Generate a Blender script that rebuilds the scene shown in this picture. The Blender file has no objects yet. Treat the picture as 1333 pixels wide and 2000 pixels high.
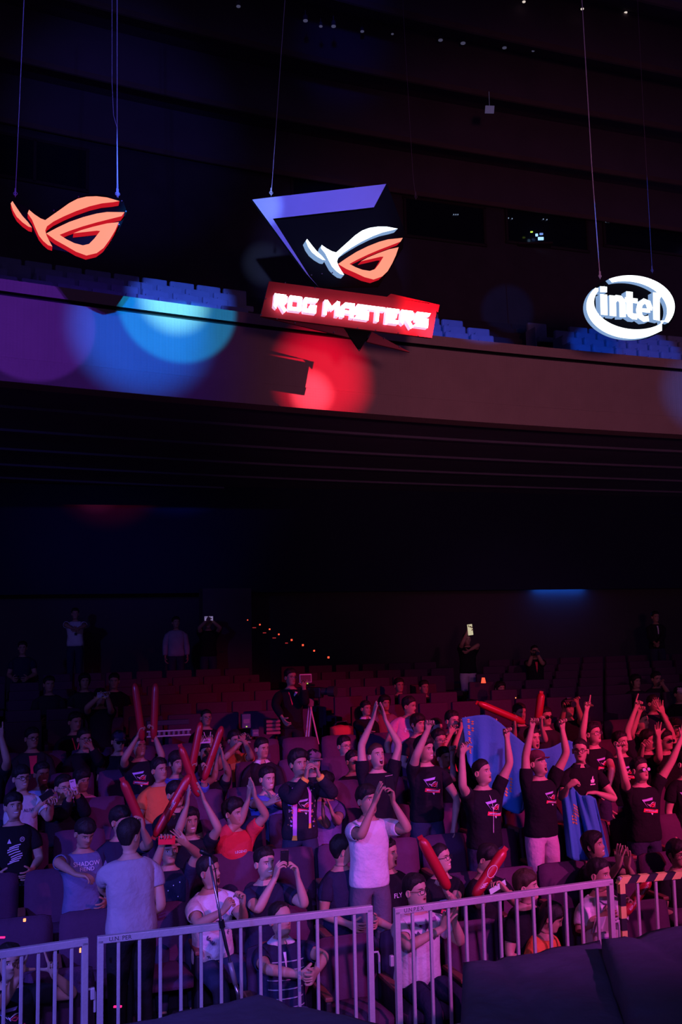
import bpy, bmesh, math, random
import numpy as np
from mathutils import Vector, Matrix, noise
from mathutils.geometry import tessellate_polygon

SC = bpy.context.scene
COL = SC.collection
RND = random.Random(7)

# ------------------------------------------------------------------ camera
FPX = 1960.0
CAM = np.array([0.0, 0.0, 3.55])
PITCH, ROLL = math.radians(6.5), math.radians(1.2)
_f = np.array([0, math.cos(PITCH), math.sin(PITCH)])
_u0 = np.array([0, -math.sin(PITCH), math.cos(PITCH)])
_r0 = np.array([1.0, 0, 0])
C_R = math.cos(ROLL) * _r0 - math.sin(ROLL) * _u0
C_U = math.cos(ROLL) * _u0 + math.sin(ROLL) * _r0
C_F = _f
cam_data = bpy.data.cameras.new('camera')
cam_data.sensor_fit = 'VERTICAL'
cam_data.sensor_height = 36.0
cam_data.sensor_width = 36.0
cam_data.lens = FPX / 2000 * 36.0
cam_data.clip_end = 200
cam = bpy.data.objects.new('camera', cam_data)
COL.objects.link(cam)
M = Matrix.Identity(4)
for i in range(3):
    M[i][0], M[i][1], M[i][2], M[i][3] = C_R[i], C_U[i], -C_F[i], CAM[i]
cam.matrix_world = M
SC.camera = cam

# ------------------------------------------------------------------ view, world
SC.view_settings.view_transform = 'Standard'
SC.view_settings.look = 'None'
SC.view_settings.exposure = 0.0
SC.view_settings.gamma = 1.0
SC.view_settings.use_curve_mapping = False
world = bpy.data.worlds.new('hall_ambient')
SC.world = world
world.use_nodes = True
world.node_tree.nodes['Background'].inputs[0].default_value = (0.34, 0.20, 0.85, 1)
world.node_tree.nodes['Background'].inputs[1].default_value = 0.115


def spot(name, loc, target, energy, color, angle, blend=0.3, size=0.15):
    l = bpy.data.lights.new(name, 'SPOT')
    l.energy = energy
    l.color = color
    l.spot_size = math.radians(angle)
    l.spot_blend = blend
    l.shadow_soft_size = size
    o = bpy.data.objects.new(name, l)
    COL.objects.link(o)
    o.location = loc
    d = Vector(target) - Vector(loc)
    o.rotation_euler = d.to_track_quat('-Z', 'Y').to_euler()
    return o


# ------------------------------------------------------------------ pixel rays and seating rows
TH = math.radians(17.5)
E_U = np.array([math.cos(TH), math.sin(TH), 0.0])
E_V = np.array([-math.sin(TH), math.cos(TH), 0.0])
UP = np.array([0, 0, 1.0])
ROWP = 0.95
V1 = 8.53 * math.cos(TH)


def ray(px, py):
    d = C_F * FPX + C_R * (px - 666.5) - C_U * (py - 1000.0)
    return d / np.linalg.norm(d)


def rowV(k):
    return V1 + (k - 1) * ROWP


def floor_z(k):
    if k <= 8:
        return max(0.0, 0.172 * (k - 1))
    return 1.204 + 0.10 * (k - 8)


def at(px, py, k):
    d = ray(px, py)
    t = (rowV(k) - CAM @ E_V) / (d @ E_V)
    return CAM + d * t


def kof(p):
    return (p @ E_V - V1) / ROWP + 1


def at_y(px, py, y):
    d = ray(px, py)
    return CAM + d * ((y - CAM[1]) / d[1])


def at_z(px, py, z):
    d = ray(px, py)
    return CAM + d * ((z - CAM[2]) / d[2])


def nrm(v):
    v = np.asarray(v, float)
    n = np.linalg.norm(v)
    return v / n if n > 1e-9 else v


# ------------------------------------------------------------------ stage lights (rigged over and beside the stage)
def aim(px, py, k):
    return tuple(at(px, py, k))


spot('stage_wash_blue', (-7.5, -1.0, 6.5), aim(30, 1690, 2.5), 6000, (0.11, 0.11, 1.0), 32, 1.0, 0.2)
spot('stage_wash_violet', (-1.5, -3.0, 7.5), aim(430, 1760, 1.8), 2500, (0.30, 0.15, 1.0), 23, 1.0, 0.2)
spot('stage_wash_magenta', (7.0, 0.0, 7.5), aim(750, 1660, 2.2), 4600, (1.0, 0.12, 0.85), 24, 1.0, 0.2)
spot('stage_wash_pink', (10.0, 2.5, 7.5), aim(1190, 1600, 2.4), 4700, (1.0, 0.10, 0.58), 28, 1.0, 0.2)
spot('stage_wash_red', (10.5, 3.5, 8.0), aim(1110, 1425, 5.2), 7500, (1.0, 0.02, 0.13), 29, 1.0, 0.2)
spot('stage_front_violet', (0.5, -3.0, 5.5), aim(650, 1900, 0.6), 1500, (0.30, 0.20, 1.0), 27, 1.0, 0.2)
spot('rear_rose_wash', (4.0, -2.0, 6.3), aim(1060, 1275, 12.5), 1500, (0.85, 0.16, 0.55), 17, 1.0, 0.25)
spot('rear_blue_wash', (-6.0, -1.0, 6.0), aim(150, 1215, 16), 1300, (0.12, 0.12, 1.0), 22, 1.0, 0.25)

# ------------------------------------------------------------------ materials
MATS = {}


def mat(key, color, rough=0.75, metal=0.0, var=0.12, vscale=18.0, bump=0.0, bscale=60.0, emit=None, estr=1.0, spec=0.4, alpha=None):
    if key in MATS:
        return MATS[key]
    m = bpy.data.materials.new(key)
    m.use_nodes = True
    nt = m.node_tree
    b = nt.nodes['Principled BSDF']
    b.inputs['Roughness'].default_value = rough
    b.inputs['Metallic'].default_value = metal
    b.inputs['Specular IOR Level'].default_value = spec
    c = (*color, 1)
    tc = nt.nodes.new('ShaderNodeTexCoord')
    if var > 0:
        nz = nt.nodes.new('ShaderNodeTexNoise')
        nz.inputs['Scale'].default_value = vscale
        nz.inputs['Detail'].default_value = 4
        nt.links.new(tc.outputs['Object'], nz.inputs['Vector'])
        mx = nt.nodes.new('ShaderNodeMix')
        mx.data_type = 'RGBA'
        mx.inputs[6].default_value = tuple(x * (1 - var) for x in color) + (1,)
        mx.inputs[7].default_value = tuple(min(1, x * (1 + var)) for x in color) + (1,)
        nt.links.new(nz.outputs['Fac'], mx.inputs[0])
        nt.links.new(mx.outputs[2], b.inputs['Base Color'])
    else:
        b.inputs['Base Color'].default_value = c
    if bump > 0:
        n2 = nt.nodes.new('ShaderNodeTexNoise')
        n2.inputs['Scale'].default_value = bscale
        n2.inputs['Detail'].default_value = 3
        nt.links.new(tc.outputs['Object'], n2.inputs['Vector'])
        bp = nt.nodes.new('ShaderNodeBump')
        bp.inputs['Strength'].default_value = bump
        bp.inputs['Distance'].default_value = 0.02
        nt.links.new(n2.outputs['Fac'], bp.inputs['Height'])
        nt.links.new(bp.outputs['Normal'], b.inputs['Normal'])
    if emit is not None:
        b.inputs['Emission Color'].default_value = (*emit, 1)
        b.inputs['Emission Strength'].default_value = estr
    if alpha is not None:
        b.inputs['Alpha'].default_value = alpha
    MATS[key] = m
    return m


def fabric(name, color, var=0.15):
    return mat('cloth_' + name, color, 0.9, 0, var, 9.0, 0.8, 13.0, spec=0.12)


# ------------------------------------------------------------------ mesh helpers
class MB:
    """collects vertices and faces (with material slots) for one mesh"""

    def __init__(self):
        self.v, self.f, self.m = [], [], []

    def add(self, verts, faces, mi=0):
        o = len(self.v)
        self.v.extend([tuple(map(float, p)) for p in verts])
        for f in faces:
            self.f.append(tuple(i + o for i in f))
            self.m.append(mi)
        return o

    def box(self, c, sx, sy, sz, ax=None, mi=0, bev=0.0):
        """box with centre c, full sizes, axes ax (3 unit vectors)"""
        c = np.asarray(c, float)
        X, Y, Z = ax if ax is not None else (np.array([1, 0, 0.]), np.array([0, 1, 0.]), UP)
        if bev <= 0:
            vs = [c + X * sx / 2 * a + Y * sy / 2 * b + Z * sz / 2 * d for d in (-1, 1) for b in (-1, 1) for a in (-1, 1)]
            self.add(vs, [(0, 2, 3, 1), (4, 5, 7, 6), (0, 1, 5, 4), (2, 6, 7, 3), (0, 4, 6, 2), (1, 3, 7, 5)], mi)
            return
        bm = bmesh.new()
        bmesh.ops.create_cube(bm, size=1)
        for v in bm.verts:
            v.co = Vector((v.co.x * sx, v.co.y * sy, v.co.z * sz))
        bmesh.ops.bevel(bm, geom=bm.edges[:], offset=bev, segments=2, affect='EDGES', profile=0.6)
        bm.verts.index_update()
        vs = [c + X * v.co.x + Y * v.co.y + Z * v.co.z for v in bm.verts]
        self.add(vs, [[v.index for v in f.verts] for f in bm.faces], mi)
        bm.free()

    def tube(self, pts, rad, n=8, mi=0, cap=True, closed=False):
        pts = [np.asarray(p, float) for p in pts]
        if np.isscalar(rad):
            rad = [rad] * len(pts)
        L = len(pts)
        tans = []
        for i in range(L):
            if closed:
                t = pts[(i + 1) % L] - pts[i - 1]
            elif i == 0:
                t = pts[1] - pts[0]
            elif i == L - 1:
                t = pts[-1] - pts[-2]
            else:
                t = nrm(pts[i + 1] - pts[i]) + nrm(pts[i] - pts[i - 1])
            tans.append(nrm(t))
        a = nrm(np.cross(tans[0], [0.31, 0.55, 0.77]))
        vs = []
        pt = tans[0]
        for i in range(L):
            a = rot_min(pt, tans[i]) @ a
            pt = tans[i]
            b = np.cross(tans[i], a)
            for j in range(n):
                q = 2 * math.pi * j / n
                vs.append(pts[i] + rad[i] * (math.cos(q) * a + math.sin(q) * b))
        fs = []
        R = L if closed else L - 1
        for i in range(R):
            i2 = (i + 1) % L
            for j in range(n):
                j2 = (j + 1) % n
                fs.append((i * n + j, i * n + j2, i2 * n + j2, i2 * n + j))
        if cap and not closed:
            fs.append(tuple(range(n - 1, -1, -1)))
            fs.append(tuple((L - 1) * n + j for j in range(n)))
        self.add(vs, fs, mi)

    def prism(self, poly3, depth, mi_front=0, mi_side=1, mi_back=None):
        """planar polygon (3d points, any order) extruded by vector depth"""
        P = [np.asarray(p, float) for p in poly3]
        n = len(P)
        tri = tessellate_polygon([[Vector(p) for p in P]])
        vs = P + [p + depth for p in P]
        nn = np.zeros(3)
        for i in range(n):
            nn += np.cross(P[i], P[(i + 1) % n])
        flip = nn @ np.asarray(depth) > 0
        front, back = [], []
        for t in tri:
            a, b, c = t
            cr = np.cross(P[b] - P[a], P[c] - P[a])
            if cr @ np.asarray(depth) > 0:
                a, c = c, a
            front.append((a, b, c))
            back.append((c + n, b + n, a + n))
        sides = []
        for i in range(n):
            j = (i + 1) % n
            sides.append((j, i, i + n, j + n) if not flip else (i, j, j + n, i + n))
        o = self.add(vs, front, mi_front)
        for f in back:
            self.f.append(tuple(i + o for i in f)); self.m.append(mi_side if mi_back is None else mi_back)
        for f in sides:
            self.f.append(tuple(i + o for i in f)); self.m.append(mi_side)

    def obj(self, name, mats, parent=None, smooth=False, base=None, sub=0, recalc=True):
        me = bpy.data.meshes.new(name)
        v = np.array(self.v, float).reshape(-1, 3)
        b = np.zeros(3) if base is None else np.asarray(base, float)
        me.from_pydata([tuple(p) for p in (v - b)], [], self.f)
        if not isinstance(mats, (list, tuple)):
            mats = [mats]
        for m_ in mats:
            me.materials.append(m_)
        if len(mats) > 1:
            me.polygons.foreach_set('material_index', self.m)
        if recalc:
            bm = bmesh.new()
            bm.from_mesh(me)
            bmesh.ops.recalc_face_normals(bm, faces=bm.faces[:])
            bm.to_mesh(me)
            bm.free()
        if smooth:
            me.polygons.foreach_set('use_smooth', [True] * len(me.polygons))
        me.update()
        o = bpy.data.objects.new(name, me)
        COL.objects.link(o)
        if parent is not None:
            o.parent = parent
        elif base is not None:
            o.location = tuple(b)
        if sub:
            s = o.modifiers.new('smooth_surface', 'SUBSURF')
            s.levels = sub
            s.render_levels = sub
        return o


def rot_min(a, b):
    a, b = nrm(a), nrm(b)
    v = np.cross(a, b)
    c = float(a @ b)
    if c < -0.9999:
        x = nrm(np.cross(a, [0.3, 0.7, 0.2]))
        return 2 * np.outer(x, x) - np.eye(3)
    K = np.array([[0, -v[2], v[1]], [v[2], 0, -v[0]], [-v[1], v[0], 0]])
    return np.eye(3) + K + K @ K / (1 + c)


def rot_ax(ax, ang):
    x = nrm(ax)
    K = np.array([[0, -x[2], x[1]], [x[2], 0, -x[0]], [-x[1], x[0], 0]])
    return np.eye(3) + math.sin(ang) * K + (1 - math.cos(ang)) * K @ K


def tag(o, label=None, cat=None, group=None, kind=None):
    if label:
        o['label'] = label
    if cat:
        o['category'] = cat
    if group:
        o['group'] = group
    if kind:
        o['kind'] = kind
    return o


def empty(name, loc, label, cat, group=None):
    o = bpy.data.objects.new(name, None)
    COL.objects.link(o)
    o.location = tuple(map(float, loc))
    o.empty_display_size = 0.1
    return tag(o, label, cat, group)


def copy_tree(o, parent=None):
    c = o.copy()
    COL.objects.link(c)
    c.parent = parent
    for ch in list(o.children):
        copy_tree(ch, c)
    return c


def text_polys(body, size=1.0, bold=0.0):
    """vertices/faces of flat text in the xy plane, centred"""
    cu = bpy.data.curves.new('print_text', 'FONT')
    cu.body = body
    cu.size = size
    cu.offset = bold
    cu.align_x = 'CENTER'
    cu.align_y = 'CENTER'
    cu.resolution_u = 3
    o = bpy.data.objects.new('print_text', cu)
    COL.objects.link(o)
    dg = bpy.context.evaluated_depsgraph_get()
    me = bpy.data.meshes.new_from_object(o.evaluated_get(dg))
    v = np.array([tuple(x.co) for x in me.vertices]).reshape(-1, 3)
    f = [tuple(p.vertices) for p in me.polygons]
    bpy.data.objects.remove(o)
    bpy.data.curves.remove(cu)
    bpy.data.meshes.remove(me)
    return v, f

# ================================================================== THE HALL
m_floor = mat('dark_carpet', (0.035, 0.022, 0.04), 0.95, 0, 0.3, 6.0, 0.3, 80)
m_wall = mat('dark_wall_panel', (0.07, 0.05, 0.065), 0.85, 0, 0.25, 2.0, 0.1, 20)
m_soffit = mat('dark_soffit_plaster', (0.15, 0.13, 0.20), 0.9, 0, 0.2, 1.5, 0.1, 12)
m_ceil = mat('dark_brown_ceiling', (0.14, 0.095, 0.12), 0.9, 0, 0.25, 1.2, 0.1, 10)
m_ledge = mat('brown_timber_edge', (0.17, 0.10, 0.09), 0.7, 0, 0.25, 3.0)
m_black = mat('matt_black_paint_and_shade', (0.012, 0.011, 0.014), 0.7, 0, 0.1)

# perforated balcony facing: plaster with a fine grid of holes
m_face = mat('perforated_balcony_face', (0.40, 0.27, 0.24), 0.8, 0, 0.12, 2.5)
_nt = m_face.node_tree
_tc = _nt.nodes.new('ShaderNodeTexCoord')
_vo = _nt.nodes.new('ShaderNodeTexVoronoi')
_vo.inputs['Scale'].default_value = 26
_vo.inputs['Randomness'].default_value = 0.0
_nt.links.new(_tc.outputs['Object'], _vo.inputs['Vector'])
_bp = _nt.nodes.new('ShaderNodeBump')
_bp.inputs['Strength'].default_value = 0.5
_bp.inputs['Distance'].default_value = 0.01
_nt.links.new(_vo.outputs['Distance'], _bp.inputs['Height'])
_nt.links.new(_bp.outputs['Normal'], _nt.nodes['Principled BSDF'].inputs['Normal'])

UMIN, UMAX = -16.0, 24.0


def strip(name, prof, mats, u0=UMIN, u1=UMAX, mids=None, parent=None, kind='structure'):
    """ruled surface along the rows: prof = [(v, z), ...]"""
    mb = MB()
    vs = []
    for (v, z) in prof:
        vs.append(E_U * u0 + E_V * v + UP * z)
        vs.append(E_U * u1 + E_V * v + UP * z)
    for i in range(len(prof) - 1):
        a = vs[2 * i:2 * i + 4]
        mb.add(a, [(0, 1, 3, 2)], 0 if mids is None else mids[i])
    o = mb.obj(name, mats, parent, recalc=False)
    if kind and parent is None:
        o['kind'] = kind
    return o


# stepped floor of the stalls: treads and risers
prof = [(-6.0, 0.0), (rowV(1) + 0.42, 0.0)]
for k in range(2, 18):
    v = rowV(k) - ROWP + 0.42
    z = floor_z(k)
    if k == 9:
        pass
    prof += [(v, z), (v + ROWP, z)]
VBACK = prof[-1][0]
ZBACK = prof[-1][1]
strip('floor', prof, [m_floor])

# ---- balcony front: traced lines on planes of constant height
YB = 14.6
Z_BOT = at_y(666, 803, YB)[2]
Z_LIP = at_y(666, 764, YB - 0.02)[2]
Z_GRV = at_y(666, 661, YB)[2]
Z_TOP = at_y(666, 634, YB)[2]
edge_px = [(-150, 729), (0, 743), (170, 760), (345, 776), (540, 793), (720, 808), (900, 822), (1100, 835), (1333, 849), (1500, 858)]
LINE = [at_z(x, y, Z_BOT)[:2] for x, y in edge_px]
d0 = nrm(LINE[0] - LINE[1]); d1 = nrm(LINE[-1] - LINE[-2])
LINE = [LINE[0] + d0 * 9, *LINE, LINE[-1] + d1 * 9]
# smooth and resample
LINE = np.array(LINE)
_s = np.r_[0, np.cumsum(np.linalg.norm(np.diff(LINE, axis=0), axis=1))]
_ss = np.linspace(0, _s[-1], 60)
LINE = np.c_[np.interp(_ss, _s, LINE[:, 0]), np.interp(_ss, _s, LINE[:, 1])]
for _ in range(6):
    LINE[1:-1] = (LINE[:-2] + 2 * LINE[1:-1] + LINE[2:]) / 4
T_ = np.gradient(LINE, axis=0)
T_ /= np.linalg.norm(T_, axis=1)[:, None]
NB = np.c_[-T_[:, 1], T_[:, 0]]          # away from the stage


def off_line(d):
    return LINE + NB * d


def sweep(name, prof, mats, mids=None, i0=0, i1=None, kind='structure', parent=None):
    """profile [(offset behind balcony front, z)] swept along the curved balcony line"""
    i1 = len(LINE) if i1 is None else i1
    n = i1 - i0
    mb = MB()
    for r in range(len(prof) - 1):
        (d0, z0), (d1, z1) = prof[r], prof[r + 1]
        A = off_line(d0)[i0:i1]
        B = off_line(d1)[i0:i1]
        vs = [(*p, z0) for p in A] + [(*p, z1) for p in B]
        mb.add(vs, [(i, i + 1, n + i + 1, n + i) for i in range(n - 1)], 0 if mids is None else mids[r])
    o = mb.obj(name, mats, parent, smooth=False, recalc=False)
    if kind and parent is None:
        o['kind'] = kind
    return o


sweep('wall_balcony_front', [(0.35, Z_BOT - 0.0), (0.0, Z_BOT), (-0.05, Z_LIP), (-0.02, Z_LIP + 0.01), (-0.02, Z_GRV), (0.07, Z_GRV + 0.005), (0.07, Z_GRV + 0.05), (-0.03, Z_GRV + 0.055), (-0.03, Z_TOP), (0.22, Z_TOP), (0.22, Z_TOP - 0.9)],
      [m_face, m_black], [0, 0, 0, 0, 1, 1, 1, 0, 0, 0])  # groove faces coloured black for the shade inside the recess
# soffit under the balcony: flat, with shallow curved ribs
ZS = Z_BOT + 0.12
sp = [(0.30, Z_BOT + 0.002), (0.30, ZS)]
NS = 9
for i in range(NS):
    a = 0.3 + 15.7 * (i + 1) / NS
    sp += [(a - .12, ZS), (a - .12, ZS - .04), (a, ZS - .04), (a, ZS)]
sweep('ceiling_under_balcony', sp, [m_soffit])
# back wall of the stalls
m_backwall = mat('back_wall_plaster', (0.055, 0.042, 0.05), 0.85, 0, 0.2, 1.0, 0.1, 15)
strip('wall_back', [(VBACK, ZBACK - 0.2), (VBACK, ZS + 1.5)], [m_backwall])
# downstand beam before the back wall, with a blue wall-washer lamp behind it
pb = at(1092, 1151, 16.55)
strip('wall_bulkhead', [(rowV(16.55), ZS + 1.0), (rowV(16.55), pb[2]), (rowV(16.55) + .12, pb[2]), (rowV(16.55) + .12, ZS + 1.0)], [mat('dark_bulkhead', (.018, .02, .05), .95, 0, .1, 2, spec=.1)])
kw = (VBACK - V1) / ROWP + 1
pw = at(1092, 1151, kw)
al = bpy.data.lights.new('wall_washer', 'AREA')
al.shape = 'RECTANGLE'; al.size = 1.5; al.size_y = .05; al.energy = 9; al.color = (.01, .16, 1.0)
ao = bpy.data.objects.new('wall_washer', al); COL.objects.link(ao)
ao.location = tuple(pw - E_V * .10 + UP * .05)
ao.rotation_euler = (0, 0, math.atan2(E_U[1], E_U[0]))
# projecting panel beside the aisle
pc = at(440, 1175, 16.1)
mbx = MB()
mbx.box((pc[0], pc[1], 3.0), 1.1, 0.5, 2.9, (E_U, E_V, UP))
mbx.obj('wall_pier', m_wall)['kind'] = 'structure'

# ---- balcony tiers and the wall with the control room
tp = [(0.22, Z_TOP - 0.9), (1.25, Z_TOP - 0.9), (1.25, Z_TOP + 0.02), (1.36, Z_TOP + 0.02)]
mids = [0, 0, 1]
TR0, TRD, TRH = 1.36, 0.92, 0.44
NT = 10
for r in range(NT):
    d = TR0 + r * TRD
    z = Z_TOP - 0.25 + r * TRH
    tp += [(d, z), (d + TRD, z)]
    mids += [0, 0]
m_tier = mat('balcony_tier_carpet', (0.05, 0.035, 0.055), 0.9, 0, 0.2)
m_ledgeb = mat('pale_balcony_wall', (0.30, 0.26, 0.30), 0.8, 0, 0.1)
sweep('floor_balcony', tp, [m_tier, m_ledgeb], mids)
DW = TR0 + NT * TRD
ZW = Z_TOP - 0.25 + (NT - 1) * TRH
sweep('wall_balcony_back', [(DW, ZW), (DW, ZW + 5.0)], [m_wall])

# ---- stepped dark ceiling: bulkheads with a timber lip that come forward as they rise
ZC = ZW + 3.4
steps = []
yl = [(666, 292), (666, 190), (666, 76), (666, -35), (666, -160)]
dd = DW - 0.4
prof = [(DW, ZW + 5.0)]
mids = []
cx = off_line(0)[30]
for i, (x, y) in enumerate(yl):
    p = at_y(x, y, np.interp(0, LINE[:, 0], off_line(dd)[:, 1]))
    z = p[2]
    prof += [(dd, z + 0.5), (dd, z), (dd - 0.06, z), (dd - 0.06, z + 0.12), (dd - 0.06, z + 1.2)]
    mids += [0, 0, 1, 1, 0]
    dd -= 2.6
prof.append((dd - 30, prof[-1][1] + 0.5)); mids.append(0)
sweep('ceiling', prof, [m_ceil, m_ledge], mids)

# recessed small fixtures on the bulkheads
m_fix = mat('grey_fixture_metal', (0.22, 0.2, 0.26), 0.5, 0.6, 0.1)
m_fixlens = mat('dim_fixture_lens', (0.3, 0.3, 0.4), 0.3, 0, 0, emit=(0.45, 0.45, 0.8), estr=0.10)
m_fixlens2 = mat('lit_fixture_lens', (0.5, 0.5, 0.5), 0.3, 0, 0, emit=(1, 0.85, 0.75), estr=0.7)


def ceiling_fixture(px, py, y, sz, lit, label):
    c = at_y(px, py, y)
    e = empty('ceiling_spotlight', c + UP * sz, label, 'spotlight', 'small spotlights on the dark ceiling steps')
    mb = MB()
    n = nrm(CAM - c + np.array([0, 0, 1.0]))
    mb.tube([c + UP * sz * 1.2, c], [sz * 0.5, sz * 0.62], 10)
    mb.tube([c + UP * sz * 2.6, c + UP * sz * 1.1], sz * 0.12, 6)
    mb.obj('housing', m_fix, e, base=c + UP * sz)
    mb = MB()
    mb.tube([c + UP * 0.01, c - UP * 0.012], sz * 0.55, 10)
    mb.obj('lens', m_fixlens2 if lit else m_fixlens, e, base=c + UP * sz)


for (px, py, y, sz, lit) in [(708, 61, 19.5, .07, 0), (767, 66, 19.8, .05, 0), (861, 78, 20.3, .09, 0), (905, 84, 20.6, .1, 0), (986, 93, 21, .09, 0),
                             (1042, 99, 21.3, .06, 0), (1094, 105, 21.7, .09, 0), (1155, 108, 22, .06, 0), (1235, 123, 22.5, .05, 1), (1279, 129, 22.8, .05, 1),
                             (1024, 3, 18.6, .06, 1), (1138, 17, 19, .06, 1), (1223, 24, 19.6, .06, 1), (1247, 17, 19.7, .1, 0), (1299, 29, 20, .1, 0),
                             (466, 12, 17.2, .07, 0), (597, 40, 17.6, .08, 0), (627, 51, 17.8, .06, 0), (652, 51, 17.9, .08, 0)]:
    ceiling_fixture(px, py, y, sz, lit, 'small lit spotlight hung in a dark ceiling step' if lit else 'small dull grey spotlight hung in a dark ceiling step')

# paper hung from the ceiling step, with a faint glow added to its white
c = at_y(957, 214, 20)
mb = MB()
mb.box(c, 0.20, 0.02, 0.17, (nrm(np.array([1, 0.2, 0.06])), nrm(np.array([-0.2, 1, 0])), nrm(np.array([0.1, 0, 1]))), bev=0.006)
mb.tube([c + UP * 0.08, c + UP * 0.4], 0.004, 5)
tag(mb.obj('hanging_card', mat('white_card_added_glow', (0.5, 0.5, 0.6), 0.8, emit=(0.2, 0.2, 0.45), estr=0.16), base=c), 'lone pale square card hanging high under the dark ceiling', 'card')

# ---- control-room windows along the balcony back wall
m_glass = mat('dark_window_glass', (0.012, 0.014, 0.03), 0.15, 0, 0, spec=0.5)
m_frame = mat('window_frame_wood', (0.05, 0.03, 0.035), 0.6)
m_dot = mat('monitor_dot', (0.2, 0.3, 0.4), 0.5, 0, 0, emit=(0.45, 0.6, 0.9), estr=0.5)
m_scr = mat('monitor_screen', (0.3, 0.5, 0.8), 0.5, 0, 0, emit=(0.35, 0.65, 1.0), estr=1.3)
m_green = mat('green_led', (0.3, 0.5, 0.1), 0.5, 0, 0, emit=(0.6, 0.9, 0.1), estr=1.0)


def wall_pt(px, py, d):
    """ray with the curved balcony wall at offset d"""
    W = off_line(d)
    r = ray(px, py)
    best = None
    for i in range(len(W) - 1):
        a, b = W[i], W[i + 1]
        Mx = np.array([[r[0], a[0] - b[0]], [r[1], a[1] - b[1]]])
        if abs(np.linalg.det(Mx)) < 1e-9:
            continue
        t, s = np.linalg.solve(Mx, a - CAM[:2])
        if 0 <= s <= 1 and t > 0:
            best = CAM + r * t
            break
    return best


wins = [((-60, 258, 170, 340), (65,)), ((570, 352, 760, 420), ()), ((790, 392, 945, 466), ()), ((988, 402, 1145, 478), ()), ((1178, 412, 1345, 486), ())]
for n, (r4, mull) in enumerate(wins, 1):
    x0, y0, x1, y1 = r4
    sl = (0.055 if n > 1 else 0.12)
    P = [wall_pt(x0, y0, DW - 0.02), wall_pt(x1, y0 + (x1 - x0) * sl, DW - 0.02), wall_pt(x1, y1 + (x1 - x0) * sl, DW - 0.02), wall_pt(x0, y1, DW - 0.02)]
    if any(p is None for p in P):
        continue
    ztop = (P[0][2] + P[1][2]) / 2; zbot = (P[2][2] + P[3][2]) / 2
    A = np.array([*P[0][:2], zbot]); B = np.array([*P[1][:2], zbot])
    ex = nrm(B - A); ey = np.cross(UP, ex); wlen = np.linalg.norm(B - A); h = ztop - zbot
    mid = (A + B) / 2 + UP * h / 2
    mb = MB()
    for sgn in (-1, 1):
        mb.box(mid + UP * sgn * h / 2, wlen + 0.1, 0.10, 0.07, (ex, ey, UP))
        mb.box(mid + ex * sgn * wlen / 2, 0.07, 0.10, h, (ex, ey, UP))
    for xm in mull:
        mb.box(mid + ex * wlen * (xm - (x0 + x1) / 2) / (x1 - x0), 0.07, 0.10, h, (ex, ey, UP))
    wo = mb.obj('window_%d' % n, m_frame, base=A)
    wo['kind'] = 'structure'
    mb = MB()
    mb.box(mid, wlen, 0.02, h, (ex, ey, UP))
    mb.obj('pane', m_glass, wo, base=A)

for i, (x, y) in enumerate([(887, 419), (891, 419), (895, 419), (994, 426), (1001, 427), (1062, 428), (1069, 429), (1184, 433), (1188, 433), (1192, 433), (1250, 434), (1254, 434), (1258, 434)]):
    p = wall_pt(x, y, DW - 0.06)
    mb = MB()
    mb.box(p, 0.022, 0.03, 0.022)
    tag(mb.obj('indicator_light', m_dot, base=p), 'tiny pale indicator light behind a dark control room window', 'light', 'tiny lights in the control room')
cp = wall_pt(1045, 461, DW - 0.25)
e = empty('control_monitor', cp, 'small glowing blue monitor cluster in the control room window', 'monitor')
for nm, x, y, w, h, m_ in [('screen', 1057, 466, .16, .085, m_scr), ('lamp_dot', 1049, 459, .07, .07, m_scr), ('upper_screen', 1058, 457, .10, .05, mat('dim_screen', (.1, .2, .5), .5, 0, 0, emit=(.2, .35, .9), estr=.8)), ('status_bar', 1039, 453, .07, .03, m_green)]:
    p = wall_pt(x, y, DW - 0.25)
    mb = MB(); mb.box(p, w, 0.05, h, bev=0.008)
    mb.obj(nm, m_, e, base=cp)
mb = MB()
p = wall_pt(1045, 478, DW - 0.2)
mb.box(p, 1.0, 0.3, 0.05)
mb.obj('shelf', m_frame, e, base=cp)

# ---- balcony seats in blocks with aisles
m_bseat = mat('balcony_seat_fabric', (0.24, 0.27, 0.40), 0.85, 0, 0.1, 10, 0.2, 60)


def balcony_seat_mesh():
    mb = MB()
    mb.box((0, 0.10, 0.62), 0.50, 0.10, 0.60, bev=0.035)
    mb.box((0, -0.16, 0.40), 0.48, 0.46, 0.12, bev=0.03)
    mb.box((-0.27, -0.1, 0.35), 0.045, 0.42, 0.70, bev=0.015)
    o = mb.obj('balcony_seat', m_bseat, smooth=False)
    return o


bs0 = balcony_seat_mesh()
first = True
LS = np.r_[0, np.cumsum(np.linalg.norm(np.diff(LINE, axis=0), axis=1))]


def px_of(p):
    d = np.asarray(p) - CAM
    z = d @ C_F
    return 666.5 + FPX * (d @ C_R) / z, 1000 - FPX * (d @ C_U) / z


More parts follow.
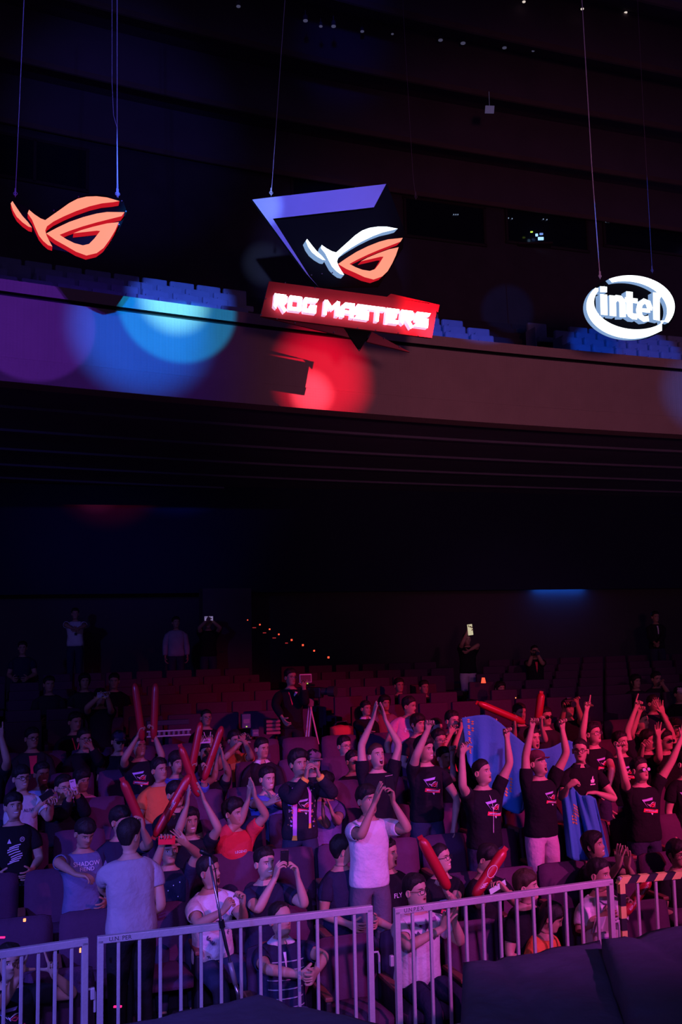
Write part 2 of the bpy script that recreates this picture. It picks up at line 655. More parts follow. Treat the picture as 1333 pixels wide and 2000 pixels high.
words = ['front', 'second', 'third', 'fourth', 'fifth', 'sixth']
for r in range(5):
    W = off_line(TR0 + r * TRD + 0.62)
    L = np.r_[0, np.cumsum(np.linalg.norm(np.diff(W, axis=0), axis=1))]
    s = 0.3
    while s < L[-1] - 0.3:
        p = np.array([np.interp(s, L, W[:, 0]), np.interp(s, L, W[:, 1]), Z_TOP - 0.25 + r * TRH])
        t = np.array([np.interp(s, L, T_[:, 0]), np.interp(s, L, T_[:, 1])])
        x, y = px_of(p + UP * 0.8)
        s += 0.56
        if x < -30 or x > 1370:
            continue
        # aisles
        if 1045 + r * 4 - (4 - r) * 0 < x < 1100 or 470 < x < 500 or (940 + (2 - r) * 48 < x <= 1045):
            continue
        if 505 < x < 830:
            continue
        if 50 < x < 60:
            continue
        o = bs0 if first else bs0.copy()
        if not first:
            COL.objects.link(o)
        first = False
        o.location = tuple(p)
        o.rotation_euler = (0, 0, math.atan2(t[1], t[0]))
        blk = 'behind the red-logo sign' if x < 480 else ('between the banner and the oval sign' if x < 1050 else 'beyond the aisle behind the oval sign')
        tag(o, 'blue-lit balcony seat %s, %s row' % (blk, words[r]), 'seat', 'balcony seats %s row %d' % (blk, r + 1))

# ---- coloured beams on the balcony front and seats
BL = np.array([-3.0, -2.0, 6.5])


def on_front(px, py):
    return tuple(wall_pt(px, py, 0.0))


ZL = 7.3
spot('beam_cyan', (-0.6, -1.0, ZL), on_front(346, 600), 12000, (0.0, 0.36, 0.85), 6.6, 0.25, 0.02)
spot('beam_cyan_core', (-0.6, -1.0, ZL), on_front(340, 588), 22000, (0.22, 1.0, 0.75), 4.4, 1.0, 0.02)
spot('beam_blue', (-1.0, -1.0, ZL), on_front(275, 645), 15000, (0.0, 0.13, 1.0), 8.6, 0.8, 0.05)
spot('beam_violet', (-1.4, -1.0, ZL), on_front(62, 630), 2600, (0.20, 0.04, 1.0), 6.6, 0.12, 0.03)
spot('beam_violet_wide', (-1.6, -1.0, ZL), on_front(150, 680), 1500, (0.14, 0.02, 1.0), 20, 0.9, 0.05)
spot('beam_red', (9.5, -1.0, 7.4), on_front(630, 738), 24000, (1.0, 0.002, 0.035), 5.8, 1.0, 0.02)
spot('beam_red_core', (9.5, -1.0, 7.4), on_front(608, 768), 30000, (1.0, 0.10, 0.18), 2.6, 1.0, 0.02)
spot('beam_blue_seats', (-0.5, -1.0, ZL), tuple(wall_pt(345, 533, 2.4)), 14000, (0.07, 0.17, 1.0), 6.2, 0.5, 0.03)
spot('beam_blue_seats_middle', (0.5, -1.0, 7.6), tuple(wall_pt(930, 622, 1.8)), 11000, (0.0, 0.12, 1.0), 6.4, 0.3, 0.03)
spot('beam_blue_seats_far', (1.0, -1.0, 7.6), tuple(wall_pt(1230, 642, 1.8)), 11000, (0.0, 0.12, 1.0), 6.4, 0.3, 0.03)
spot('beam_blue_edge', (1.0, -1.0, ZL), on_front(1370, 770), 6000, (0.01, 0.18, 1.0), 5.0, 0.9, 0.03)
spot('balcony_rose_wash', (1.5, -2.0, 4.0), on_front(1120, 720), 1900, (1.0, 0.30, 0.44), 40, 1.0, 0.3)
spot('ceiling_blue_beam', (0, -1, 7), tuple(at_y(670, 45, 18)), 1500, (0.03, 0.04, 1.0), 6, 1.0, 0.3)

# ================================================================== SIGNS
VS = 11.0          # plane of the hanging signs
NS_ = E_V


def sgn_pt(px, py, dv=0.0):
    d = ray(px, py)
    return CAM + d * ((VS + dv - CAM @ E_V) / (d @ E_V))


m_coral = mat('coral_lit_acrylic', (0.01, 0.005, 0.005), 0.9, 0, 0, spec=0.0, emit=(1.0, 0.30, 0.20), estr=1.15)
m_redside = mat('red_lit_edge', (0.01, 0.005, 0.005), 0.9, 0, 0, spec=0.0, emit=(0.9, 0.012, 0.03), estr=0.6)
m_white_l = mat('white_lit_acrylic', (0.01, 0.005, 0.005), 0.9, 0, 0, spec=0.0, emit=(0.9, 1.0, 1.0), estr=2.6)
m_whiteside = mat('pale_blue_lit_edge', (0.01, 0.005, 0.005), 0.9, 0, 0, spec=0.0, emit=(0.22, 0.36, 0.62), estr=1.0)
m_letters = mat('white_lit_letters', (0.9, 0.9, 0.9), 0.4, 0, 0, emit=(1.0, 0.96, 0.94), estr=11.0)
m_lettersside = mat('pink_lit_letter_edge', (0.9, 0.7, 0.9), 0.4, 0, 0, emit=(0.75, 0.50, 0.75), estr=1.0)
m_signblack = mat('black_sign_board', (0.005, 0.005, 0.007), 0.7, 0, 0, spec=0.1)
m_cable = mat('steel_cable', (0.62, 0.6, 0.75), 0.5, 0.0, 0)
m_cabledark = mat('black_cable', (0.10, 0.08, 0.12), 0.6, 0, 0)

LOGO = {
    'tail': [(72, 97), (100, 140), (130, 183), (162, 218), (185, 250), (165, 245), (130, 220), (97, 188), (75, 150), (62, 110)],
    'brow': [(168, 147), (200, 174), (235, 197), (262, 207), (300, 180), (350, 145), (400, 109), (450, 83), (500, 71), (560, 69), (620, 76), (692, 97), (655, 103), (590, 110),
             (520, 127), (440, 155), (370, 185), (310, 215), (272, 243), (262, 268), (270, 297), (285, 327), (303, 360), (278, 352), (250, 328), (226, 298), (205, 252), (186, 205), (160, 168)],
    'eye': [(268, 284), (330, 251), (400, 218), (480, 190), (560, 169), (620, 160), (721, 161), (704, 184), (640, 200), (560, 220), (480, 243), (400, 270), (345, 292), (385, 318),
            (430, 340), (480, 353), (515, 345), (545, 315), (580, 270), (560, 268), (500, 275), (425, 283), (470, 265), (540, 245), (620, 226), (688, 219), (665, 270), (635, 320), (600, 368),
            (560, 398), (500, 412), (440, 390), (380, 355), (320, 322)],
}


def expand(poly, d):
    """grow a 2d polygon outwards by d"""
    P = np.array(poly, float)
    area = 0.5 * np.sum(P[:, 0] * np.roll(P[:, 1], -1) - np.roll(P[:, 0], -1) * P[:, 1])
    e1 = P - np.roll(P, 1, 0)
    e2 = np.roll(P, -1, 0) - P
    e1 /= np.linalg.norm(e1, axis=1)[:, None]
    e2 /= np.linalg.norm(e2, axis=1)[:, None]
    n = np.c_[e1[:, 1] + e2[:, 1], -(e1[:, 0] + e2[:, 0])]
    ln = np.maximum(np.linalg.norm(n, axis=1), 0.6)
    n = n / ln[:, None]
    return P + n * d * (1 if area > 0 else -1)


def sign_poly(name, pts, parent, base, mats, dv=0.0, depth=0.13):
    mb = MB()
    mb.prism([sgn_pt(x, y, dv) for x, y in pts], E_V * depth)
    return mb.obj(name, mats, parent, base=base)


def cable(pts, label, k=0.004, m_=None, group=None):
    p = [sgn_pt(x, y) if len(q) == 2 else None for q in pts for (x, y) in [q]]
    mb = MB()
    mb.tube(p, k, 6)
    # thimble and shackle at the sign end
    e = p[-1]
    mb.tube([e + UP * 0.10, e + UP * 0.02], k * 2.2, 6)
    mb.tube([e + UP * 0.04 + E_U * 0.02 * math.cos(a) + UP * 0.02 * math.sin(a) for a in np.linspace(0, 2 * math.pi, 10)[:-1]], k * 0.8, 5, closed=True)
    return tag(mb.obj('suspension_cable', m_ or m_cable, base=e), label, 'cable')


# red sign on the far side
b1 = sgn_pt(130, 500)
e1 = empty('logo_sign', b1, 'hanging coral-red illuminated angular eye logo sign', 'sign')
f1 = lambda x, y: (x / 2.962, y / 2.962 + 360)
for nm in ('tail', 'brow', 'eye'):
    sign_poly('logo_' + nm, [f1(x, y) for x, y in LOGO[nm]], e1, b1, [m_coral, m_redside])
back = [(60, 90), (160, 130), (262, 195), (400, 95), (500, 58), (600, 60), (712, 95), (735, 160), (690, 260), (620, 370), (560, 415), (500, 425), (430, 400), (305, 375), (240, 340), (180, 262), (100, 210), (65, 150)]
sign_poly('backing_board', [f1(x, y) for x, y in back], e1, b1, [m_signblack, m_signblack], dv=0.14, depth=0.03)
for (x, y) in [(455, 75), (705, 100), (728, 160), (688, 235), (643, 326), (588, 385), (520, 422), (312, 155)]:
    q = sgn_pt(*f1(x, y), 0.13)
    mb = MB(); mb.tube([q, q - E_V * 0.02], 0.008, 6)
    mb.obj('bolt', m_fix, e1, base=b1)
cable([(50, -60), (47, 0), (30, 385)], 'taut steel cable carrying the tail end of the coral-red logo sign')
cable([(229, -60), (229, 385)], 'steel cable carrying the brow end of the coral-red logo sign', 0.005)
cable([(219, -60), (219, 160), (222, 225), (229, 250), (231, 386)], 'slack safety wire beside the brow cable of the coral-red sign', 0.003)

# middle sign
b2 = sgn_pt(700, 680)
e2 = empty('tournament_sign', b2, 'hanging triangular sign with white and red eye logo and red lettered banner', 'sign')
g = lambda x, y: (x / 2.962 + 450, y / 2.962 + 340)
aff = lambda x, y: g(445 + .846 * (x - 72) + .0726 * (y - 97), 375 - .0956 * (x - 72) + .876 * (y - 97))
m_vio = mat('violet_painted_panel', (0.42, 0.38, 0.85), 0.5, 0, 0.08, 3)
sign_poly('frame_panel', [g(*p) for p in [(127, 147), (903, 57), (832, 192), (247, 258), (458, 590), (510, 652), (440, 575)]], e2, b2, [m_vio, m_signblack], dv=-0.06, depth=0.05)
sign_poly('backing_board', [g(*p) for p in [(150, 160), (908, 60), (1010, 330), (1000, 430), (860, 650), (510, 656)]], e2, b2, [m_signblack, m_signblack], dv=0.02, depth=0.03)
for nm in ('tail', 'brow', 'eye'):
    mm = [m_coral, m_redside] if nm == 'eye' else [m_white_l, m_whiteside]
    sign_poly('logo_' + nm, [aff(x, y) for x, y in LOGO[nm]], e2, b2, mm, dv=-0.12, depth=0.13)
m_banner = mat('red_banner_panel', (0.85, 0.07, 0.08), 0.5, 0, 0.06, 4)
m_maroon = mat('maroon_panel', (0.28, 0.04, 0.06), 0.5, 0, 0.06, 4)
sign_poly('banner', [g(*p) for p in [(225, 620), (510, 657), (915, 711), (1200, 758), (1168, 948), (660, 885), (175, 822)]], e2, b2, [m_banner, m_maroon], dv=-0.10, depth=0.04)
sign_poly('banner_flap', [g(*p) for p in [(905, 712), (930, 692), (1212, 757), (1203, 800), (1150, 745)]], e2, b2, [m_banner, m_maroon], dv=-0.055, depth=0.04)
sign_poly('lower_maroon_panel', [g(*p) for p in [(178, 823), (660, 886), (690, 945)]], e2, b2, [m_maroon, m_maroon], dv=-0.05, depth=0.03)
sign_poly('black_point', [g(*p) for p in [(655, 885), (818, 906), (750, 1022)]], e2, b2, [m_signblack, m_signblack], dv=-0.06, depth=0.03)
sign_poly('maroon_point', [g(*p) for p in [(820, 912), (790, 970), (1040, 1030)]], e2, b2, [m_maroon, m_maroon], dv=-0.05, depth=0.03)
for (x, y) in [(205, 722), (318, 630), (490, 658), (180, 815), (270, 838), (375, 862), (600, 915), (735, 893), (840, 905), (972, 920), (1090, 935), (890, 950), (980, 1000), (745, 1018), (470, 585), (530, 578), (590, 572)]:
    q = sgn_pt(*g(x, y), -0.105)
    mb = MB(); mb.tube([q, q - E_V * 0.012], 0.008, 6)
    mb.obj('bolt', m_fix, e2, base=b2)

# banner lettering: angular strokes in a unit cell (x right, y up)
W_ = 0.25


def bar(x0, y0, x1, y1, w=W_):
    if abs(x0 - x1) < 1e-6:
        return [(x0 - w / 2, y0), (x0 + w / 2, y0), (x0 + w / 2, y1), (x0 - w / 2, y1)]
    if abs(y0 - y1) < 1e-6:
        return [(x0, y0 - w / 2), (x1, y0 - w / 2), (x1, y0 + w / 2), (x0, y0 + w / 2)]
    dx, dy = x1 - x0, y1 - y0
    n = math.hypot(dx, dy)
    ox, oy = -dy / n * w / 2, dx / n * w / 2
    return [(x0 + ox, y0 + oy), (x0 - ox, y0 - oy), (x1 - ox, y1 - oy), (x1 + ox, y1 + oy)]


h = W_ / 2
GL = {
    'R': [[(0.0, 0.15), (0.24, 0), (0.24, 1), (0, 1)], bar(0.1, 1 - h, .9, 1 - h), bar(.88, .5, .88, .9), bar(.2, .5, .95, .5, .2), bar(.45, .45, .95, -.12)],
    'O': [bar(h, .05, h, .95), bar(1 - h, .05, 1 - h, .95), bar(.05, h, .95, h), bar(.05, 1 - h, .95, 1 - h)],
    'G': [bar(h, .05, h, .95), bar(.05, h, 1, h), [(.05, .76), (1.0, .76), (1.12, 1), (.05, 1)], bar(1 - h, .1, 1 - h, .5), bar(.5, .46, 1, .46, .18)],
    'M': [bar(h, 0, h, 1), bar(1.2 - h, 0, 1.2 - h, 1), bar(.12, .95, .6, .45), bar(1.08, .95, .6, .45)],
    'A': [bar(h, 0, h, .8), bar(1 - h, 0, 1 - h, 1), [(0, .76), (1, .76), (1, 1), (.25, 1)], bar(.1, .38, .95, .38, .2)],
    'S': [[(.05, .76), (1, .76), (1.12, 1), (.05, 1)], bar(h, .4, h, .9), bar(.05, .5, 1, .5, .22), bar(1 - h, .1, 1 - h, .55), [(-.08, 0), (1, 0), (1, .24), (.05, .24)]],
    'T': [bar(-.05, 1 - h, 1.05, 1 - h), bar(.5, 0, .5, .9)],
    'E': [bar(h, 0, h, 1), bar(.05, 1 - h, 1, 1 - h), bar(.05, .5, .85, .5, .2), bar(.05, h, 1, h)],
}
adv, xx = [], 0
for chh in 'ROG MASTERS':
    if chh == ' ':
        xx += 0.42
        continue
    adv.append((chh, xx))
    xx += (1.2 if chh == 'M' else 1.0) + 0.16
tot = xx - 0.16
TL, TRt, BLt = np.array((258, 690.)), np.array((1152, 805.)), np.array((250, 775.))
for chh, x0 in adv:
    mb = MB()
    for poly in GL[chh]:
        pts = []
        for (a, b) in poly:
            q = TL + (TRt - TL) * ((x0 + a) / tot) + (BLt - TL) * (1 - b)
            pts.append(sgn_pt(*g(*q), -0.19))
        mb.prism(pts, E_V * 0.085)
    mb.obj('letter', [m_letters, m_lettersside], e2, base=b2)
cable([(560, -60), (557, 0), (530, 383)], 'cable carrying the corner of the violet triangular frame')
cable([(786, -60), (788, 20), (807, 340), (813, 390)], 'dark cable carrying the middle banner sign beyond the violet frame', 0.003, m_cabledark)

# oval white sign
b3 = sgn_pt(1233, 660)
e3 = empty('oval_sign', b3, 'hanging white illuminated oval swoosh sign with lowercase letters', 'sign')
q3 = lambda x, y: (x / 2.943 + 880, y / 2.943 + 380)


def ell(cx, cy, a, b, rot, t):
    x, y = a * math.cos(t), b * math.sin(t)
    return (cx + x * math.cos(rot) - y * math.sin(rot), cy + x * math.sin(rot) + y * math.cos(rot))


# big stroke: from upper left over the top, down the right side to the lower end by the last letter
outer = [ell(1040, 640, 252, 176, .04, t) for t in np.linspace(math.radians(-122), math.radians(30), 30)]
inner = [ell(1020, 655, 228, 156, .12, t) for t in np.linspace(math.radians(26), math.radians(-118), 30)]
sign_poly('upper_swoosh', [q3(*p) for p in outer + [(1210, 724)] + inner], e3, b3, [m_white_l, m_whiteside], dv=-0.06, depth=0.08)
outer = [ell(1035, 650, 252, 178, .06, t) for t in np.linspace(math.radians(215), math.radians(52), 34)]
inner = [ell(1052, 632, 226, 142, .10, t) for t in np.linspace(math.radians(45), math.radians(220), 34)]
sign_poly('lower_swoosh', [q3(*p) for p in [(862, 540)] + outer + [(1218, 782), (1218, 735)] + inner], e3, b3, [m_white_l, m_whiteside], dv=-0.06, depth=0.08)
sign_poly('backing_board', [q3(*ell(1037, 650, 258, 186, .05, t)) for t in np.linspace(0, 2 * math.pi, 48)[:-1]], e3, b3, [m_signblack, m_signblack], dv=0.03, depth=0.03)


def swoosh_bar(pts, w):
    """constant width 2d stroke polygon"""
    P = np.array(pts, float)
    t = np.gradient(P, axis=0)
    t /= np.linalg.norm(t, axis=1)[:, None]
    n = np.c_[-t[:, 1], t[:, 0]] * w / 2
    return [tuple(p) for p in np.r_[P + n, (P - n)[::-1]]]


S_ = 40
glyphs = {
    'letter_i': [[(862, 572), (903, 575), (905, 694), (866, 690)], [(862, 527), (902, 530), (902, 562), (862, 560)]],
    'letter_n': [[(915, 578), (953, 582), (955, 700), (917, 696)], swoosh_bar([(940, 608), (958, 594), (975, 597), (988, 612), (991, 640), (992, 704)], 36)],
    'letter_t': [[(1012, 556), (1050, 560), (1050, 690), (1012, 686)], swoosh_bar([(1031, 670), (1036, 690), (1052, 700), (1076, 702)], 34), [(1004, 590), (1078, 598), (1078, 626), (1004, 618)]],
    'letter_e': [swoosh_bar([(1142, 712), (1115, 716), (1092, 700), (1084, 665), (1092, 630), (1115, 612), (1138, 622), (1148, 652), (1146, 664)], 32), [(1090, 652), (1150, 658), (1150, 680), (1090, 674)]],
    'letter_l': [[(1166, 562), (1226, 566), (1212, 590), (1206, 600), (1206, 726), (1168, 718)]],
}
for nm, polys in glyphs.items():
    mb = MB()
    for poly in polys:
        mb.prism([sgn_pt(*q3(*p), -0.10) for p in poly], E_V * 0.11)
    mb.obj(nm, [m_white_l, m_whiteside], e3, base=b3)
cable([(1135, -40), (1157, 330), (1173, 545)], 'blue-lit cable carrying the oval sign above its first letter', 0.006)
cable([(1244, -40), (1258, 230), (1275, 534)], 'thin dark cable carrying the oval sign above its last letter', 0.003, m_cabledark)
spot('cable_blue_beam', (2.0, -2.0, 5.0), tuple(sgn_pt(1165, 450)), 5000, (0.02, 0.2, 1.0), 3.2, 0.5, 0.02)
spot('sign_violet_beam', (0.0, -1.0, 4.5), tuple(sgn_pt(640, 400)), 5500, (0.20, 0.24, 1.0), 9.5, 0.8, 0.05)
spot('sign_blue_corner_beam', (0.0, -1.0, 4.5), tuple(sgn_pt(508, 402)), 6500, (0.3, 0.55, 1.0), 2.8, 0.8, 0.02)

spot('cable_violet_beam', (-1.0, -1.0, 5.0), tuple(sgn_pt(130, 110)), 2600, (0.10, 0.10, 1.0), 14, 0.9, 0.05)

# ================================================================== PEOPLE
NC = 32
SKINS = {'a': (0.50, 0.31, 0.23), 'b': (0.40, 0.23, 0.16), 'c': (0.19, 0.105, 0.075)}


def skin_mat(tone, mouth, brow=True):
    key = 'skin_%s_%s' % (tone, mouth)
    if key in MATS:
        return MATS[key]
    m = bpy.data.materials.new(key)
    m.use_nodes = True
    nt = m.node_tree
    b = nt.nodes['Principled BSDF']
    b.inputs['Roughness'].default_value = 0.55
    b.inputs['Specular IOR Level'].default_value = 0.35
    at_ = nt.nodes.new('ShaderNodeAttribute')
    at_.attribute_name = 'hc'
    sx = nt.nodes.new('ShaderNodeSeparateXYZ')
    nt.links.new(at_.outputs['Vector'], sx.inputs[0])
    X, Y, Z = sx.outputs

    def mth(op, a, b_=None, c_=None):
        n = nt.nodes.new('ShaderNodeMath')
        n.operation = op
        for i, v in enumerate((a, b_, c_)):
            if v is None:
                continue
            if isinstance(v, (int, float)):
                n.inputs[i].default_value = v
            else:
                nt.links.new(v, n.inputs[i])
        return n.outputs[0]

    AX = mth('ABSOLUTE', X)
    front = mth('GREATER_THAN', Y, 0.03)

    def ellipse(xs, cx, cz, rx, rz, soft=0.35, tilt=0.0):
        dx = mth('DIVIDE', mth('SUBTRACT', xs, cx), rx)
        zz = mth('SUBTRACT', Z, cz)
        if tilt:
            zz = mth('SUBTRACT', zz, mth('MULTIPLY', mth('SUBTRACT', xs, cx), tilt))
        dz = mth('DIVIDE', zz, rz)
        d = mth('SQRT', mth('ADD', mth('MULTIPLY', dx, dx), mth('MULTIPLY', dz, dz)))
        mr = nt.nodes.new('ShaderNodeMapRange')
        mr.inputs[1].default_value = 1 + soft
        mr.inputs[2].default_value = 1 - soft
        nt.links.new(d, mr.inputs[0])
        return mth('MULTIPLY', mr.outputs[0], front)

    base = SKINS[tone]
    nz = nt.nodes.new('ShaderNodeTexNoise')
    nz.inputs['Scale'].default_value = 30
    tcn = nt.nodes.new('ShaderNodeTexCoord')
    nt.links.new(tcn.outputs['Object'], nz.inputs['Vector'])
    cur = None

    def mix(fac, c0, c1):
        n = nt.nodes.new('ShaderNodeMix')
        n.data_type = 'RGBA'
        nt.links.new(fac, n.inputs[0])
        if isinstance(c0, tuple):
            n.inputs[6].default_value = (*c0, 1)
        else:
            nt.links.new(c0, n.inputs[6])
        n.inputs[7].default_value = (*c1, 1)
        return n.outputs[2]

    cur = mix(nz.outputs['Fac'], tuple(x * 0.9 for x in base), tuple(min(1, x * 1.1) for x in base))
    dark = tuple(x * 0.5 for x in base)
    # lids and lashes, eye white, iris, brows, lips, mouth
    cur = mix(ellipse(AX, .033, .004, .018, .0085, .5), cur, tuple(x * 0.55 for x in base))
    cur = mix(ellipse(AX, .033, .003, .0135, .0045, .2), cur, (0.6, 0.58, 0.55))
    cur = mix(ellipse(AX, .033, .003, .0055, .0055, .2), cur, (0.012, 0.009, 0.008))
    cur = mix(ellipse(AX, .034, .0245, .021, .0046, .4, -0.05), cur, (0.02, 0.015, 0.012))
    lip = (base[0] * 0.72, base[1] * 0.45, base[2] * 0.45)
    if mouth == 'open':
        cur = mix(ellipse(X, 0, -.074, .027, .026, .25), cur, lip)
        cur = mix(ellipse(X, 0, -.074, .021, .020, .2), cur, (0.03, 0.006, 0.008))
        cur = mix(ellipse(X, 0, -.060, .016, .0045, .3), cur, (0.75, 0.72, 0.68))
    elif mouth == 'smile':
        cur = mix(ellipse(X, 0, -.062, .030, .0115, .3), cur, lip)
        cur = mix(ellipse(X, 0, -.062, .024, .0065, .2), cur, (0.75, 0.72, 0.68))
    elif mouth == 'part':
        cur = mix(ellipse(X, 0, -.063, .024, .0125, .3), cur, lip)
        cur = mix(ellipse(X, 0, -.063, .017, .0065, .3), cur, (0.05, 0.01, 0.01))
    else:
        cur = mix(ellipse(X, 0, -.062, .025, .0085, .4), cur, lip)
        cur = mix(ellipse(X, 0, -.062, .022, .0018, .6), cur, dark)
    nt.links.new(cur, b.inputs['Base Color'])
    MATS[key] = m
    return m


HAIRS = {'k': (0.014, 0.011, 0.012), 'br': (0.05, 0.028, 0.018), 'g': (0.09, 0.08, 0.08)}


def hair_mat(c):
    return mat('hair_' + c, HAIRS[c], 0.55, 0, 0.35, 40, 0.35, 160, spec=0.3)


# head profile: z, half width, front, back
HP = np.array([
    (-.150, .056, .030, .066), (-.128, .055, .042, .062), (-.116, .050, .074, .060), (-.104, .052, .088, .064), (-.092, .057, .0915, .069), (-.080, .061, .0905, .074),
    (-.071, .064, .0905, .078), (-.062, .066, .091, .081), (-.053, .068, .0905, .084), (-.042, .070, .0905, .088), (-.030, .0715, .0905, .091), (-.018, .0725, .091, .094),
    (-.006, .0735, .0905, .097), (.006, .0745, .090, .099), (.018, .0755, .093, .101), (.030, .076, .0955, .102), (.044, .0765, .0955, .102), (.060, .0755, .092, .099),
    (.076, .072, .085, .093), (.091, .0655, .073, .083), (.104, .055, .058, .068), (.113, .041, .041, .050), (.119, .022, .021, .027)])


def hp(z):
    return [np.interp(z, HP[:, 0], HP[:, c]) for c in (1, 2, 3)]


def head_pt(ph, z):
    """point of the plain head surface in head space"""
    w, f, b = hp(z)
    s, c = math.sin(ph), math.cos(ph)
    e = 0.9
    x = w * math.copysign(abs(s) ** e, s)
    y = (f if c > 0 else b) * math.copysign(abs(c) ** e, c)
    return np.array([x, y, z])


def g2(x, z, cx, cz, sx, sz):
    return math.exp(-((x - cx) / sx) ** 2 - ((z - cz) / sz) ** 2)


def face_disp(p, ph, mouth):
    x, y, z = p
    o = np.zeros(3)
    if y > 0:
        ax = abs(x)
        # nose bridge to tip
        if -.045 < z < .03:
            t = np.clip((.022 - z) / .05, 0, 1)
            wd = .010 + .008 * t
            amp = .004 + .021 * t ** 1.3
            if z < -.032:
                amp *= max(0, 1 - (-.032 - z) / .012)
            o[1] += amp * math.exp(-(x / wd) ** 2)
        o[1] -= .010 * g2(ax, z, .033, .004, .017, .014)
        o[1] += .004 * g2(ax, z, .034, .027, .024, .008)
        o[1] += .004 * g2(ax, z, .046, -.028, .02, .018)
        o[1] += .0055 * g2(x, z, 0, -.057, .026, .006) + .005 * g2(x, z, 0, -.071, .022, .006)
        o[1] -= .003 * g2(x, z, 0, -.064, .03, .004)
        o[1] += .005 * g2(x, z, 0, -.100, .022, .012)
        if mouth == 'open':
            o[1] -= .022 * g2(x, z, 0, -.074, .018, .017)
            o[2] -= .012 * max(0, min(1, (-.06 - z) / .03)) * math.exp(-(x / .05) ** 2)
        elif mouth in ('part', 'smile'):
            o[1] -= .006 * g2(x, z, 0, -.064, .018, .005)
    return o


TR = [(-.07, .166, .102, .125), (0, .170, .108, .125), (.08, .158, .112, .103), (.16, .150, .110, .097), (.24, .157, .117, .102), (.31, .168, .120, .110), (.36, .178, .120, .115),
      (.41, .184, .112, .115), (.45, .180, .096, .106), (.485, .154, .076, .092), (.512, .106, .060, .080), (.532, .070, .054, .072), (.565, .057, .052, .064)]
R0 = 5        # first row of the arm opening
COLS_P, COLS_M = range(6, 10), range(22, 26)
HANDS = {
    'fist': ([(78, 95, 60)] * 4, (50, 45), .3), 'open': ([(6, 10, 6), (3, 8, 5), (5, 8, 6), (10, 12, 8)], (5, 10), 1.0), 'relax': ([(25, 30, 20), (30, 35, 22), (34, 38, 24), (38, 40, 25)], (20, 20), .6),
    'point': ([(0, 4, 3), (80, 95, 60), (82, 95, 60), (84, 95, 60)], (55, 45), .2), 'hold': ([(38, 45, 25), (42, 48, 28), (45, 50, 30), (50, 52, 30)], (20, 20), .9),
    'grip': ([(62, 80, 50)] * 4, (35, 40), .6), 'claw': ([(35, 45, 30), (40, 50, 30), (45, 50, 30), (55, 60, 30)], (25, 30), .9), 'flat': ([(2, 4, 3), (0, 3, 2), (2, 4, 3), (4, 6, 4)], (0, 5), .35),
    'lhand': ([(0, 5, 3), (75, 90, 60), (80, 92, 60), (84, 92, 60)], (-15, 0), 1.0)}
PEOPLE = []


def on_ray(prev, px, py, length, near):
    d = ray(px, py)
    w = prev - CAM
    tc = w @ d
    q = CAM + d * tc
    dist = np.linalg.norm(q - prev)
    if dist >= length:
        return prev + (q - prev) * min(1.0, length * 1.22 / dist)
    h_ = math.sqrt(length ** 2 - dist ** 2)
    return CAM + d * (tc - h_ * near)


class Cage:
    def __init__(self):
        self.v = []
        self.f = []
        self.ft = []          # face tag
        self.hc = []
        self.vt = {}

    def ring(self, pts, hc=None):
        i0 = len(self.v)
        for i, p in enumerate(pts):
            self.v.append(np.asarray(p, float))
            self.hc.append((0, -1, -1) if hc is None else tuple(hc[i]))
        return list(range(i0, i0 + len(pts)))

    def bridge(self, a, b, t, skip=(), closed=True):
        n = len(a)
        for j in range(n if closed else n - 1):
            if j in skip:
                continue
            k = (j + 1) % n
            self.f.append((a[j], a[k], b[k], b[j]))
            self.ft.append(t)

    def face(self, idx, t):
        self.f.append(tuple(idx))
        self.ft.append(t)


